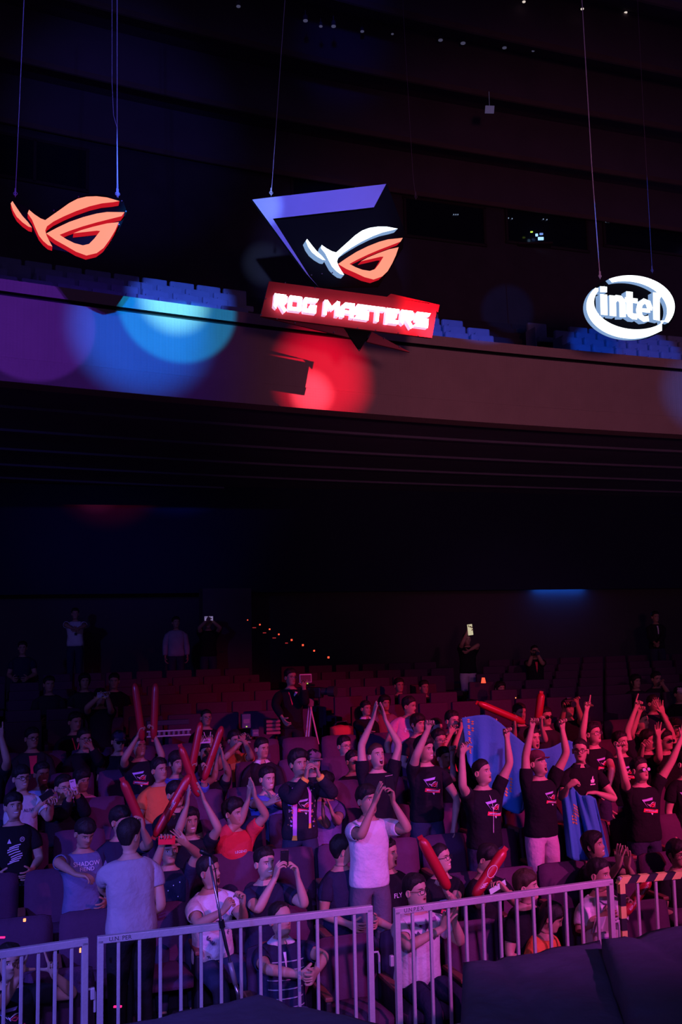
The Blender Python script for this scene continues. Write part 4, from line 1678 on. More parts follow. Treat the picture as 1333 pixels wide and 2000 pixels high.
def emblem(info, cx=0.01, cz=.315, sc=.00030):
    """angular frame, eye mark and red lettered banner on a black tee"""
    fl = info['flat']
    q = lambda pts: [(cx + (x - 690) * sc * .62, cz - (y - 560) * sc * .62) for x, y in pts]
    fl('chest_print', [q([(127, 147), (903, 57), (832, 192), (247, 258), (458, 590), (510, 652), (440, 575)])], m_pv)
    la = lambda pts: q([(445 + .846 * (x - 72) + .0726 * (y - 97), 375 - .0956 * (x - 72) + .876 * (y - 97)) for x, y in pts])
    fl('chest_print', [la(LOGO['tail']), la(LOGO['brow']), q([(1010, 330), (1030, 330), (960, 640), (940, 640)])], m_pw)
    fl('chest_print', [la(LOGO['eye']), q([(225, 640), (1212, 777), (1168, 978), (175, 842)])], m_pr)
    fl('chest_print', [q([(300 + i * 95, 718 + i * 12), (360 + i * 95, 726 + i * 12), (356 + i * 95, 800 + i * 12), (296 + i * 95, 792 + i * 12)]) for i in range(9)], m_pw, .0235)
    fl('chest_print', [q([(640, 920), (800, 940), (740, 1060)])], m_pw)

# ================================================================== SEATS
m_seat = mat('seat_upholstery', (0.085, 0.034, 0.078), 0.9, 0, 0.12, 25, 0.3, 140, spec=0.15)
m_seatshell = mat('seat_shell_dark', (0.02, 0.014, 0.02), 0.6, 0, 0.1)
m_seatwood = mat('seat_wood_pad', (0.20, 0.07, 0.05), 0.4, 0, 0.25, 30)
m_seattrim = mat('seat_metal_edge', (0.55, 0.5, 0.6), 0.35, 0.7, 0)


def grid_cushion(w, h, t, n=7, crown=.03, top_round=.06):
    """soft upholstered pad in local x (width), z (height), thickness along -y"""
    vs, fs = [], []
    for side in (0, 1):
        for i in range(n):
            for j in range(n):
                a, b = i / (n - 1) * 2 - 1, j / (n - 1) * 2 - 1
                edge = max(abs(a), abs(b))
                r = 1 - top_round * (max(0, abs(a) - .7) / .3) * (max(0, abs(b) - .7) / .3)
                x, z = a * w / 2 * r, b * h / 2 * r
                cr = crown * (1 - a * a) ** .5 * (1 - b * b) ** .5 if abs(a) < 1 and abs(b) < 1 else 0
                y = -(t / 2 * (1 - .5 * (edge > .99)) + cr) if side == 0 else t / 2 * (1 - .4 * (edge > .99))
                vs.append((x, y, z))
    N2 = n * n
    for i in range(n - 1):
        for j in range(n - 1):
            q = (i * n + j, (i + 1) * n + j, (i + 1) * n + j + 1, i * n + j + 1)
            fs.append(q)
            fs.append(tuple(x + N2 for x in reversed(q)))
    per = [i * n for i in range(n)] + [(n - 1) * n + j for j in range(1, n)] + [i * n + n - 1 for i in range(n - 2, -1, -1)] + [j for j in range(n - 2, 0, -1)]
    for a, b in zip(per, per[1:] + per[:1]):
        fs.append((b, a, a + N2, b + N2))
    return vs, fs


def make_seat():
    """theatre seat; local -y is the front, origin on the floor under the seat"""
    e = empty('auditorium_seat', (0, 0, 0), 'seat', 'seat')
    mb = MB()
    vs, fs = grid_cushion(.53, .60, .09)
    R_ = rot_ax((1, 0, 0), math.radians(-9))
    mb.add([R_ @ np.array(v) + np.array((0, .16, .66)) for v in vs], fs)
    mb.obj('backrest', m_seat, e, smooth=True)
    mb = MB()
    R2 = (np.array([1, 0, 0.]), R_ @ np.array([0, 1, 0.]), R_ @ UP)
    mb.box(R_ @ np.array((0, .055, -.06)) + np.array((0, .16, .66)), .50, .025, .58, R2, bev=.008)
    mb.obj('back_shell', m_seatshell, e)
    mb = MB()
    vs, fs = grid_cushion(.50, .48, .12)
    mb.add([np.array((v[0], v[2] - .12, -v[1] + .42)) for v in vs], fs)
    mb.obj('seat_cushion', m_seat, e, smooth=True)
    mb = MB()
    mb.box((-.285, -.06, .31), .05, .46, .62, bev=.02)
    mb.obj('side_panel', m_seatshell, e)
    mb = MB()
    mb.box((-.285, -.10, .635), .07, .40, .035, bev=.012)
    mb.obj('armrest', m_seatwood, e)
    return e


seat0 = make_seat()
ROT = math.atan2(E_U[1], E_U[0])
ordn = {1: 'front', 2: 'second', 3: 'third', 4: 'fourth', 5: 'fifth', 6: 'sixth', 7: 'seventh', 8: 'eighth', 9: 'ninth', 10: 'tenth', 11: 'eleventh', 12: 'twelfth', 13: 'thirteenth', 14: 'fourteenth', 15: 'fifteenth'}
used = False
SEATS = []
AISLE = {8: (3.0, 6.0)}


def place_seat(u, k, tree, first):
    p = E_U * u + E_V * (rowV(k) + .10) + UP * floor_z(k)
    o = tree if first else copy_tree(tree)
    o.location = tuple(p)
    o.rotation_euler = (0, 0, ROT)
    tag(o, 'purple-lit upholstered auditorium seat in the %s row behind the steel barriers' % ordn[k], 'seat', 'auditorium seats, %s row' % ordn[k])
    SEATS.append((u, k, o))
    return o


first = True
for k in range(1, 8):
    for i in range(-14, 26):
        u = i * 0.58 + (0.29 if k % 2 else 0)
        p = E_U * u + E_V * rowV(k) + UP * (floor_z(k) + .95)
        x, y = px_of(p)
        if x < -35 or x > 1368:
            continue
        if k == 1 and 140 < x < 500:
            continue
        place_seat(u, k, seat0, first)
        first = False

# rear block, low detail
mb = MB()
mb.box((0, .16, .62), .52, .09, .62, bev=.03)
mb.box((0, -.12, .42), .50, .46, .11, bev=.02)
mb.box((-.28, -.06, .31), .05, .46, .62)
rear0 = mb.obj('auditorium_seat', m_seat)
first = True
for k in range(9, 15):
    for i in range(-26, 46):
        u = i * 0.60
        p = E_U * u + E_V * rowV(k) + UP * (floor_z(k) + .9)
        x, y = px_of(p)
        if x < -20 or x > 1353:
            continue
        xa = 485 + (k - 15) * -26      # aisle with the step lights
        if abs(x - xa) < 24 or (880 < x < 950 and k >= 10):
            continue
        o = rear0 if first else rear0.copy()
        if not first:
            COL.objects.link(o)
        first = False
        o.location = tuple(E_U * u + E_V * (rowV(k) + .1) + UP * floor_z(k))
        o.rotation_euler = (0, 0, ROT)
        tag(o, 'dim empty-looking auditorium seat in the %s row of the dark rear block' % ordn[k], 'seat', 'rear auditorium seats, %s row' % ordn[k])

# parapet behind the seventh row, at the cross aisle
m_para = mat('maroon_parapet', (0.13, 0.045, 0.07), 0.85, 0, 0.12, 6, 0.2, 60)
strip('wall_cross_aisle', [(rowV(7.62), floor_z(7) - .1), (rowV(7.62), floor_z(7) + .80), (rowV(7.62) + .08, floor_z(7) + .80), (rowV(7.62) + .08, floor_z(7) - .1)], [m_para])

# red aisle step lights
m_step = mat('red_step_light', (.6, .1, .05), .5, 0, 0, emit=(1.0, .09, .04), estr=1.3)
for i, (x, y, w) in enumerate([(484, 1211, .03), (497, 1226, .10), (508, 1220, .04), (517, 1236, .09), (527, 1229, .04), (536, 1246, .09), (545, 1239, .04), (560, 1256, .07), (570, 1250, .045), (592, 1260, .045), (614, 1271, .04), (642, 1284, .045)]):
    p = at(x, y, 15.2 - i * .42)
    mb = MB()
    mb.box(p, w * .75, .03, .018 if w > .06 else w * .75, bev=.004)
    tag(mb.obj('aisle_step_light', m_step if w < .06 else mat('dim_red_step_strip', (.4, .05, .05), .5, 0, 0, emit=(.8, .05, .06), estr=.35), base=p), 'tiny red step light along the dark rear aisle', 'light', 'red step lights of the rear aisle')
for (x, y, k, lab) in [(945, 1334, 11, 'red marker light beside the white-shorts spectator at the back'), (1186, 1080, 16.8, 'tiny blue light high on the dark back wall')]:
    p = at(x, y, k)
    mb = MB()
    mb.tube([p, p + UP * .1], [.05, .03] if k < 12 else [.012, .012], 8)
    tag(mb.obj('marker_light', m_step if k < 12 else mat('blue_marker', (0, .1, .5), .5, 0, 0, emit=(.05, .3, 1), estr=1.2), base=p), lab, 'light')

# ================================================================== BARRIERS
m_galv = mat('galvanised_steel', (0.52, 0.50, 0.54), 0.5, 0.25, 0.15, 14, 0.1, 60)
m_stripe_y = mat('yellow_tape', (0.74, 0.64, 0.18), .6)
m_stripe_k = mat('black_tape', (0.02, 0.02, 0.03), .6)
# low black riser that the barriers stand on
RZ = 0.28


def rail_pt(px, py):
    """rail height is constant: 1.08 m over the riser"""
    return at_z(px, py, RZ + 1.08)


e_info = []


def barrier(p0, p1, n, label, tape=False):
    A, B = rail_pt(*p0), rail_pt(*p1)
    ex = nrm(B - A)
    ey = np.cross(UP, ex)
    L = np.linalg.norm(B - A)
    g0 = np.array([*A[:2], RZ])
    e = empty('crowd_barrier', (A + B) / 2 * np.array([1, 1, 0]) + UP * RZ, label, 'barrier')
    b = np.array(e.location)
    ax = (ex, ey, UP)

    def bx(name, c, sx, sy, sz, m_=m_galv, par=e):
        mb = MB()
        mb.box(c, sx, sy, sz, ax, bev=.005)
        return mb.obj(name, m_, par, base=b)

    mid = (A + B) / 2
    top = bx('top_rail', mid, L, .045, .05)
    bx('bottom_rail', mid - UP * .93, L - .02, .04, .04)
    bx('end_post', A - UP * .535 + ex * .022, .045, .045, 1.07)
    bx('end_post', B - UP * .535 - ex * .022, .045, .045, 1.07)
    for i in range(1, n + 1):
        c = A + ex * (L * i / (n + 1))
        bx('baluster', c - UP * .475, .024, .024, .92)
    for q in (A + ex * .3, B - ex * .3):
        bx('foot', np.array([*q[:2], RZ + .02]), .06, .55, .04)
    # hook and eye that link the panels
    mb = MB()
    h0 = B - UP * .33 - ex * .01
    mb.tube([h0, h0 + ex * .05, h0 + ex * .06 - UP * .03, h0 + ex * .06 - UP * .16], .009, 7)
    mb.obj('link_hook', m_galv, e, base=b)
    mb = MB()
    mb.box(A - UP * .36 - ex * .03, .03, .03, .08, ax, bev=.006)
    mb.obj('link_eye', m_galv, e, base=b)
    e_info.append((A, ex, ey, e))
    if tape:
        i = 0
        s_ = 0.0
        while s_ < L:
            w = .085
            mb = MB()
            c = A + ex * (s_ + w / 2)
            vs = []
            for zz in (-.028, .030):
                for yy in (-.026, .026):
                    for xx_ in (-.5, .5):
                        vs.append(c + ex * (xx_ * w + (zz + .028) * .8 - .02) + ey * yy + UP * zz)
            mb.add(vs, [(0, 2, 3, 1), (4, 5, 7, 6), (0, 1, 5, 4), (2, 6, 7, 3), (0, 4, 6, 2), (1, 3, 7, 5)])
            mb.obj('tape_band', m_stripe_y if i % 2 == 0 else m_stripe_k, top, base=b)
            s_ += w
            i += 1
        for i in range(8):
            mb = MB()
            mb.box(A - UP * (.06 + i * .1) + ex * .022, .049, .049, .098, ax)
            mb.obj('tape_band', m_stripe_y if i % 2 == 0 else m_stripe_k, top, base=b)
    return e


barrier((-95, 1878), (172, 1838), 7, 'galvanised barrier panel in front of the spectator framing with both hands')
bp2 = barrier((190, 1836), (727, 1774), 13, 'galvanised barrier panel in front of the striped-polo man and the mic stand')
barrier((770, 1780), (1196, 1722), 12, 'long galvanised barrier panel between the spectacled man and the ringer-tee spectator')
barrier((1209, 1719), (1420, 1700), 5, 'barrier panel wrapped in yellow and black hazard tape', True)
# pen marks on two rails
for (bi, d, t) in ((1, .16, 'U.N. PER'), (2, .16, 'U.N.P.E.X')):
    A_, ex_, ey_, e_ = e_info[bi]
    v_, f_ = text_polys(t, .042)
    mb = MB()
    mb.add([A_ + ex_ * (d + x) + UP * y - ey_ * .0232 for x, y, _ in v_], f_)
    mb.obj('rail_lettering', m_stripe_k, e_, base=np.array(e_.location))

strip('trim_riser', [(rowV(1) - 1.75, 0), (rowV(1) - 1.75, RZ), (rowV(1) - .50, RZ), (rowV(1) - .50, 0)], [m_black], -9, 12)

# ================================================================== BLACK DRAPED BLOCKS IN FRONT
m_drape = mat('black_stage_drape', (0.085, 0.085, 0.16), 0.85, 0, 0.2, 4, 0.5, 9, spec=.2)


def draped(name, corners, ztop, label, seed=0, z0=0.0, sag=.03):
    """cloth draped over a block: quad top (4 xy corners, ordered round), skirts with folds"""
    C = [np.asarray(c, float)[:2] for c in corners]
    n = 22
    vs, fs = [], []
    for i in range(n + 1):
        for j in range(n + 1):
            a, b = i / n, j / n
            p = (C[0] * (1 - a) * (1 - b) + C[1] * a * (1 - b) + C[2] * a * b + C[3] * (1 - a) * b)
            z = ztop - sag * abs(noise.noise(Vector((p[0] * 1.7 + seed, p[1] * 1.7, 0)))) - .02 * abs(noise.noise(Vector((p[0] * 5 + seed, p[1] * 3, 1)))) - .05 * math.exp(-((abs(a - b * .6 - .2)) / .05) ** 2) * .5
            if i in (0, n) or j in (0, n):
                z -= .025
            vs.append((*p, z))
    for i in range(n):
        for j in range(n):
            fs.append((i * (n + 1) + j, (i + 1) * (n + 1) + j, (i + 1) * (n + 1) + j + 1, i * (n + 1) + j + 1))
    per = [i * (n + 1) for i in range(n)] + [n * (n + 1) + j for j in range(n)] + [i * (n + 1) + n for i in range(n, 0, -1)] + [j for j in range(n, 0, -1)]
    cen = np.mean(C, 0)
    prev = per
    for r in range(1, 7):
        cur = []
        for q, i in enumerate(per):
            p = np.array(vs[i])
            d = p[:2] - cen
            d /= np.linalg.norm(d)
            t = r / 6
            w = .035 * t * math.sin(q * 1.1 + seed) + .03 * t * math.sin(q * .37)
            pz = p[2] * (1 - t) + z0 * t
            cur.append(len(vs))
            vs.append((*(p[:2] + d * (w + .05 * t)), pz))
        m_ = len(per)
        for q in range(m_):
            fs.append((prev[q], prev[(q + 1) % m_], cur[(q + 1) % m_], cur[q]))
        prev = cur
    mb = MB()
    mb.add(vs, fs)
    return tag(mb.obj(name, m_drape, smooth=True, base=np.array([*cen, z0])), label, 'drape')


def dq(px, py, z):
    return at_z(px, py, z)[:2]


ZD = 1.30
draped('draped_platform', [dq(905, 1868, ZD), dq(1172, 1828, ZD), dq(1265, 2130, ZD), dq(890, 2230, ZD)], ZD, 'black cloth draped over a block before the long barrier panel', 1)
draped('draped_platform', [dq(1175, 1826, 1.42), dq(1480, 1770, 1.42), dq(1650, 2050, 1.42), dq(1290, 2140, 1.42)], 1.42, 'black cloth draped over a higher block before the taped barrier', 5)
ZD2 = 1.02
draped('draped_platform', [dq(505, 1934, ZD2), dq(870, 2018, ZD2), dq(640, 2300, ZD2), dq(150, 2010, ZD2)], ZD2, 'black cloth draped over a low block under the microphone stand', 9)

# ================================================================== THE AUDIENCE
BK = ('black', (.012, .012, .016))
NAVY = ('navy', (.02, .022, .05))
DK = ('charcoal', (.03, .03, .035))
WHT = ('white', (.62, .60, .62))
DEN = ('denim', (.05, .065, .13))
BLKP = ('black_trouser', (.014, .014, .018))
P = person


def stripes(info):
    for i, z in enumerate((.06, .13, .20, .27, .34, .40)):
        w = .158
        info['flat']('shirt_stripe', [[(x, z), (x + .0265, z), (x + .0265, z + .009), (x, z + .009)] for x in np.linspace(-w, w - .0265, 12)], mat('print_grey', (.38, .38, .48), .8), .024)
    info['flat']('placket', [[(-.004, .36), (.004, .36), (.012, .47), (-.012, .47)]], m_pw, .025)


def txt(*lines):
    def f(info):
        for (t, cx, cz, sz, m_) in lines:
            info['ptext']('chest_print', t, cx, cz, sz, m_)
    return f


# ---- front row
P('seated man in a navy polo with thin white stripes, hands clasped', 548, 1795, 1.0, 'sit', 18, 42, 8, skin='a', hair='receding', aL=(521, 1893, 583, 1903, 'grip', 'in'), aR=(634, 1868, 616, 1900, 'grip', 'in'),
  shirt=('navy_polo', (.025, .028, .07)), prints=stripes, collar='white', pants=('blue_jeans', (.14, .22, .45)), fat=1.12)


def sailor(info):
    info['flat']('yoke_print', [[(-.15, .452), (.15, .452), (.15, .478), (.09, .482), (0, .40), (-.09, .482), (-.15, .478)]], mat('print_plum', (.30, .10, .30), .8))
    for cx in (-.085, .095):
        info['flat']('patch_print', [[(cx - .045, .36), (cx - .03, .41), (cx - .01, .39), (cx + .012, .41), (cx + .03, .385), (cx + .045, .33), (cx + .01, .335), (cx - .02, .32)]], mat('print_ink', (.06, .05, .10), .8))


aq = P('spectacled man in a white printed tee clapping at the barrier', 812, 1740, 1.0, 'sit', 30, 50, 6, skin='a', mouth='part', hair='short', glasses='black', aL=(797, 1849, 868, 1812, 'open', (.45, .9, 'in')), aR=(902, 1842, 888, 1796, 'open', (.0, 1, 'in')),
       shirt=WHT, prints=sailor, fat=1.10, pants=NAVY)


def ringer(info):
    info['flat']('collar_band', [[(-.085, .490), (-.05, .462), (0, .450), (.05, .462), (.085, .490), (.07, .494), (.045, .474), (0, .462), (-.045, .474), (-.07, .494)]], mat('print_ink', (.06, .05, .10), .8))
    info['flat']('hem_print', [[(-.10, .08), (.02, .08), (.02, .20), (-.10, .20)]], mat('print_grape', (.35, .18, .55), .8))


ring = P('spectator in a white ringer tee reading papers beside the taped barrier', 1172, 1708, 1.0, 'sit', 25, 48, 4, skin='b', hair='short', mouth='shut', aL=(1136, 1812, 1178, 1790, 'grip', 'in', .1), aR=(1214, 1800, 1222, 1778, 'grip', (.35, .9, 'in'), .1), nearL=.2, nearR=.2, shirt=WHT, prints=ringer)
P('brown-haired man in black smiling in profile behind the long barrier', 1029, 1731, 1.05, 'sit', 40, 72, 6, skin='a', hair='fringe', hc='br', mouth='smile', shirt=BK, lean=(.1, 0))
P('long-haired woman bowing her head behind the long barrier', 1078, 1792, .86, 'sit', 50, 75, -25, s=.95, skin='b', hair='long', mouth='shut', shirt=('orange', (.65, .16, .05)), lean=(.3, .1))
frm = P('spectator in a black emblem tee framing a view with both hands', 18, 1880, 1.0, 'sit', 25, 32, 6, s=.97, skin='a', hair='short', aL=(2, 1962, 36, 1905, 'lhand', (.12, 1, 'c')), aR=(146, 1942, 106, 1905, 'lhand', (-.1, 1, 'c')), shirt=BK, prints='emblem')
ph = P('standing photographer in a grey tee with his back turned', 254, 1632, 1.62, 'stand', 205, 150, 0, s=1.0, skin='a', hair='short', aR=(316, 1768, 286, 1790, 'hold', None, -1), aL=(200, 1735, 235, 1760, 'hold', None, -1), nearR=-1, nearL=-1,
      shirt=('heather_grey', (.34, .32, .36)), pants=BLKP, fat=1.12, lean=(.08, .0), hip_drop=1)
# ---- left block
P('young man in a slate tee lettered SHADOW FIEND looking down', 166, 1628, 3.0, 'sit', 25, 40, -22, skin='b', hair='fringe', aL=(112, 1684, 148, 1708, 'relax', (1, -.1, 'd')), shirt=('slate', (.13, .15, .27)),
  prints=txt(('SHADOW', .01, .430, .055, m_pw), ('FIEND', .01, .385, .05, m_pw)))


def tri_print(info):
    fl = info['flat']
    fl('chest_print', [[(-.07, .36), (-.03, .36), (-.05, .405)]], m_pw)
    fl('chest_print', [[(.075 + .024 * math.cos(a), .39 + .024 * math.sin(a)) for a in np.linspace(0, 6.28, 14)[:-1]]], m_pw)
    fl('chest_print', [[(.075 + .019 * math.cos(a), .39 + .019 * math.sin(a)) for a in np.linspace(0, 6.28, 14)[:-1]]], m_stripe_k, .0225)
    info['ptext']('chest_print', 'M', .075, .39, .03, m_pw, .024)
    for i in range(8):
        z = .31 - i * .022
        x0 = -.05 - .02 * math.sin(i)
        fl('chest_print', [[(x0, z), (x0 + .06, z + .022), (x0 + .11, z + .03), (x0 + .11, z + .04), (x0 + .06, z + .032), (x0, z + .011)]], m_pw)


P('smiling youth in a black tee with white triangle and stripes', 27, 1576, 4.0, 'sit', 22, 32, 12, skin='a', hair='fringe', mouth='smile', shirt=BK, prints=tri_print)
wt = P('spectacled man in a white tee holding a phone', 42, 1520, 5.0, 'sit', 28, 42, 4, skin='a', hair='fringe', mouth='smile', glasses='black', aL=(58, 1600, 86, 1562, 'hold'), aR=(96, 1600, 100, 1572, 'hold'), shirt=WHT,
       prints=txt(('ALIVE', .06, .36, .05, mat('print_ink', (.06, .05, .10), .8))))
P('smiling man in a pale blue tee behind the white-tee phone holder', 82, 1512, 5.55, 'sit', 25, 38, 0, skin='c', hair='short', mouth='smile', shirt=('pale_blue', (.28, .34, .55)))
pp = P('spectacled man in black filming with a pink-lit phone', 124, 1538, 5.0, 'sit', 30, 42, 0, skin='a', hair='short', glasses='wire', aL=(126, 1590, 136, 1558, 'hold'), aR=(168, 1586, 150, 1552, 'hold'), shirt=BK, sleeve=1.9)
P('long-fringed spectator in a pink tee beside the filming man', 160, 1524, 5.5, 'sit', 25, 48, -6, skin='b', hair='bob', shirt=('pink', (.65, .25, .40)))
P('spectacled man in a dark jacket over a red shirt', 63, 1442, 7.0, 'sit', 25, 42, 0, skin='b', hair='short', glasses='black', shirt=DK, sleeve=1.9, prints=lambda i: i['flat']('shirt_front', [[(-.03, .26), (.03, .26), (.05, .48), (-.05, .48)]], m_pr))
P('spectacled man in black resting a hand on his mouth', 165, 1443, 7.0, 'sit', 25, 40, 0, skin='b', hair='short', glasses='black', shirt=BK, sleeve=1.9, aR=(196, 1490, 178, 1460, 'claw'))
P('man in black with a red lanyard sitting behind the mouth-covering man', 147, 1410, 7.95, 'sit', 25, 45, -4, skin='b', hair='short', shirt=BK, prints=lambda i: i['flat']('lanyard', [[(-.06, .48), (-.045, .48), (0, .30), (-.01, .28)], [(.06, .48), (.045, .48), (0, .30), (.01, .28)]], m_pr))
ph1 = P('man in black standing to film with a silver phone at the cross aisle', 196, 1362, 8.2, 'stand', 20, 30, 0, s=.92, skin='b', hair='short', aL=(170, 1382, 192, 1362, 'hold'), aR=(216, 1384, 210, 1362, 'hold'), shirt=BK)
P('dim spectator with folded arms at the far end of the rear block', 96, 1337, 11.0, 'sit', 20, 30, 0, skin='b', hair='short', shirt=DK)
P('dim long-haired spectator behind the filming man', 165, 1331, 11.0, 'sit', 20, 25, 0, skin='b', hair='long', shirt=DK)
P('dim spectator turning aside in the rear block', 223, 1331, 11.0, 'sit', 20, 10, 0, skin='b', hair='short', shirt=BK)
P('spectator in a dark visor beside the raised red sticks', 232, 1448, 6.9, 'sit', 20, 30, -4, skin='b', hair='short', cap=('visor', (.05, .04, .07)), glasses='dark', shirt=BK)
st1 = P('man in a black emblem tee raising two red sticks', 272, 1458, 6.0, 'sit', 15, 40, 6, skin='b', hair='short', aL=(243, 1482, 270, 1437, 'grip', (.25, 1, 'in')), aR=(317, 1478, 301, 1434, 'grip', (-.15, 1, 'in')), shirt=BK, prints='emblem')
P('spectator in an orange tee under the emblem tee man', 312, 1504, 5.0, 'sit', 25, 48, 6, skin='b', hair='short', shirt=('orange', (.65, .16, .05)))
st2 = P('dim spectator in a blue shirt lifting two crossed red sticks', 346, 1490, 5.6, 'sit', 20, 35, 0, skin='b', hair='bob', aL=(346, 1545, 372, 1508, 'grip', (.2, 1, 'in')), aR=(398, 1545, 401, 1512, 'grip', (.2, 1, 'in')), shirt=('blue', (.07, .11, .40)), sleeve=1.4)
P('dark-haired spectator in black half hidden by a red stick', 344, 1552, 4.0, 'sit', 20, 42, 0, skin='b', hair='fringe', shirt=BK, aL=(316, 1640, 322, 1608, 'grip', (.5, .8, 'in')))
st3 = P('woman in black with long hair clapping above her head', 371, 1604, 3.2, 'sit', 15, 30, 4, s=.97, skin='b', hair='long', mouth='smile', aL=(350, 1620, 366, 1572, 'flat', (.1, 1, 'in')), aR=(427, 1618, 398, 1562, 'open', (-.3, 1, 'in')), shirt=BK,
        prints=lambda i: i['flat']('sleeve_print', [[(.03 + j * .0, .34 - j * .03), (.11, .37 - j * .03), (.11, .385 - j * .03), (.03, .355 - j * .03)] for j in range(3)], m_pw))
rp = P('man in a dark dotted shirt filming with a bright red phone', 330, 1660, 2.6, 'sit', 20, 25, 0, skin='b', hair='fringe', aL=(300, 1700, 316, 1652, 'hold'), aR=(386, 1668, 366, 1650, 'open', (-.7, .7, 'c')), shirt=('dotted_navy', (.018, .02, .045)),
       prints=lambda i: [i['flat']('dot_print', [[(x + .006 * math.cos(a), z + .006 * math.sin(a)) for a in np.linspace(0, 6.28, 7)[:-1]] for (x, z) in ((-.07, .44), (-.03, .36), (.02, .40), (.06, .30), (.08, .42), (-.05, .26), (.0, .20), (.10, .22), (-.09, .16))], m_pw)])
P('dark-haired spectator with a headband behind the grey-tee photographer', 236, 1604, 3.1, 'sit', 30, 60, 0, skin='b', hair='fringe', shirt=NAVY, aR=(292, 1652, 279, 1618, 'grip', (-.2, 1, 'in')))
wp = P('seated man holding a white phone over his head', 402, 1470, 6.4, 'sit', 20, 25, 0, skin='b', hair='short', aL=(376, 1490, 388, 1454, 'hold'), aR=(428, 1488, 414, 1454, 'hold'), shirt=BK)
P('bald-templed man with a lanyard standing at the cross aisle', 403, 1402, 8.1, 'stand', 18, 25, 0, s=.92, skin='b', hair='crop', glasses='wire', shirt=BK, prints=lambda i: i['flat']('lanyard', [[(-.06, .48), (-.048, .48), (0, .24), (-.01, .22)], [(.06, .48), (.048, .48), (0, .24), (.01, .22)]], m_pw))
P('spectator in black clapping with open hands beside a red stick', 410, 1498, 5.9, 'sit', 20, 35, 0, skin='b', hair='short', aL=(418, 1520, 424, 1484, 'open', (.2, 1, 'in')), aR=(446, 1508, 436, 1482, 'open', (-.2, 1, 'in')), shirt=BK)
op = P('spectator with an orange top filming with a raised phone', 459, 1446, 6.9, 'sit', 22, 35, 0, skin='b', hair='short', aL=(440, 1480, 470, 1450, 'hold'), aR=(492, 1478, 478, 1448, 'hold'), shirt=('orange', (.65, .16, .05)))
P('man in a dark suit with a white shirt collar', 512, 1462, 6.2, 'sit', 20, 42, 0, skin='a', hair='short', shirt=('suit', (.02, .02, .026)), sleeve=1.95, collar='white')
P('smiling man in a blue tee clapping', 523, 1521, 4.7, 'sit', 20, 36, 0, skin='a', hair='short', mouth='smile', aL=(498, 1572, 524, 1570, 'open', (.8, .5, 'in')), aR=(552, 1572, 535, 1565, 'open', (-.5, .8, 'in')), shirt=('blue', (.07, .11, .40)))
P('curly-haired spectator in a red tee clapping high', 457, 1588, 3.4, 'sit', 25, 60, 0, skin='b', hair='curly', aL=(470, 1604, 486, 1560, 'flat', (.1, 1, 'in')), aR=(520, 1592, 498, 1556, 'flat', (-.2, 1, 'in')), shirt=('red', (.60, .035, .05)), prints=txt(('LEGEND', .03, .33, .035, m_pw)))


def bomber(info):
    fl = info['flat']
    m_p = mat('pink_jacket_stripe', (.65, .22, .62), .8)
    m_y = mat('yellow_rib', (.85, .50, .06), .9)
    fl('jacket_stripe', [[(-.105, -.02), (-.065, -.02), (-.055, .40), (-.075, .47), (-.115, .46), (-.10, .40)]], m_p, .026)
    fl('jacket_stripe', [[(.065, .10), (.09, .10), (.10, .40), (.085, .47), (.06, .46), (.07, .40)]], m_p, .026)
    fl('jacket_hem', [[(-.115, -.065), (-.06, -.065), (-.065, -.015), (-.105, -.015)]], m_y, .028)
    fl('jacket_hem', [[(.06, .05), (.09, .05), (.09, .10), (.065, .10)]], m_y, .028)
    rr = random.Random(4)
    for m_ in (mat('flower_orange', (.6, .25, .08), .8), mat('flower_violet', (.35, .25, .7), .8), mat('flower_cream', (.6, .5, .4), .8)):
        polys = []
        for _ in range(16):
            x, z, r_ = rr.choice((-1, 1)) * rr.uniform(.10, .15), rr.uniform(.05, .46), rr.uniform(.006, .014)
            polys.append([(x + r_ * (1 if i % 2 else .5) * math.cos(i * .628), z + r_ * (1 if i % 2 else .5) * math.sin(i * .628)) for i in range(10)])
        for q in polys:
            fl('flower_print', [q], m_, .027)
    emblem(info, .03, .27, .00026)
    for kk in 'LR':
        mb = MB()
        w, d = info['wrist' + kk], info['fdir' + kk]
        mb.tube([w - d * .075, w - d * .06, w - d * .01, w], [.040, .046, .044, .036], 12)
        info['part'](mb, 'cuff', m_y)


P('standing spectator in a flowered bomber jacket cupping hands to the mouth', 584, 1492, 3.5, 'stand', 15, 30, 6, skin='b', hair='curly', aL=(572, 1562, 598, 1520, 'hold', (.1, 1, 'in')), aR=(652, 1550, 624, 1516, 'hold', (-.35, 1, 'in')),
  shirt=('floral_black', (.02, .018, .028)), sleeve=1.9, prints=bomber)
P('dim man in a cap behind the flowered bomber jacket', 613, 1487, 5.0, 'sit', 20, 35, 0, skin='b', hair='short', cap=('grey', (.22, .12, .16)), shirt=DK)
P('spectator in a purple top clapping behind the bomber jacket', 636, 1532, 4.1, 'sit', 10, 30, -10, skin='b', hair='bob', aL=(640, 1612, 632, 1592, 'flat', (-.05, 1, 'in')), aR=(660, 1606, 650, 1590, 'flat', (-.35, 1, 'in')), shirt=('purple', (.16, .11, .30)))
P('smiling spectacled man in a dark shirt near the clapping man', 673, 1457, 6.4, 'sit', 20, 38, 0, skin='a', hair='short', glasses='wire', mouth='smile', shirt=DK)
P('man in dark glasses and black behind the white-tee shouter', 690, 1487, 5.7, 'sit', 20, 35, 0, skin='b', hair='short', glasses='dark', shirt=BK)
P('man in black with a bow tie leaning by the cross aisle', 715, 1384, 8.0, 'stand', 30, 40, 0, s=.86, skin='b', hair='short', shirt=BK, sleeve=1.9, collar='white', aL=(698, 1418, 716, 1428, 'relax'))
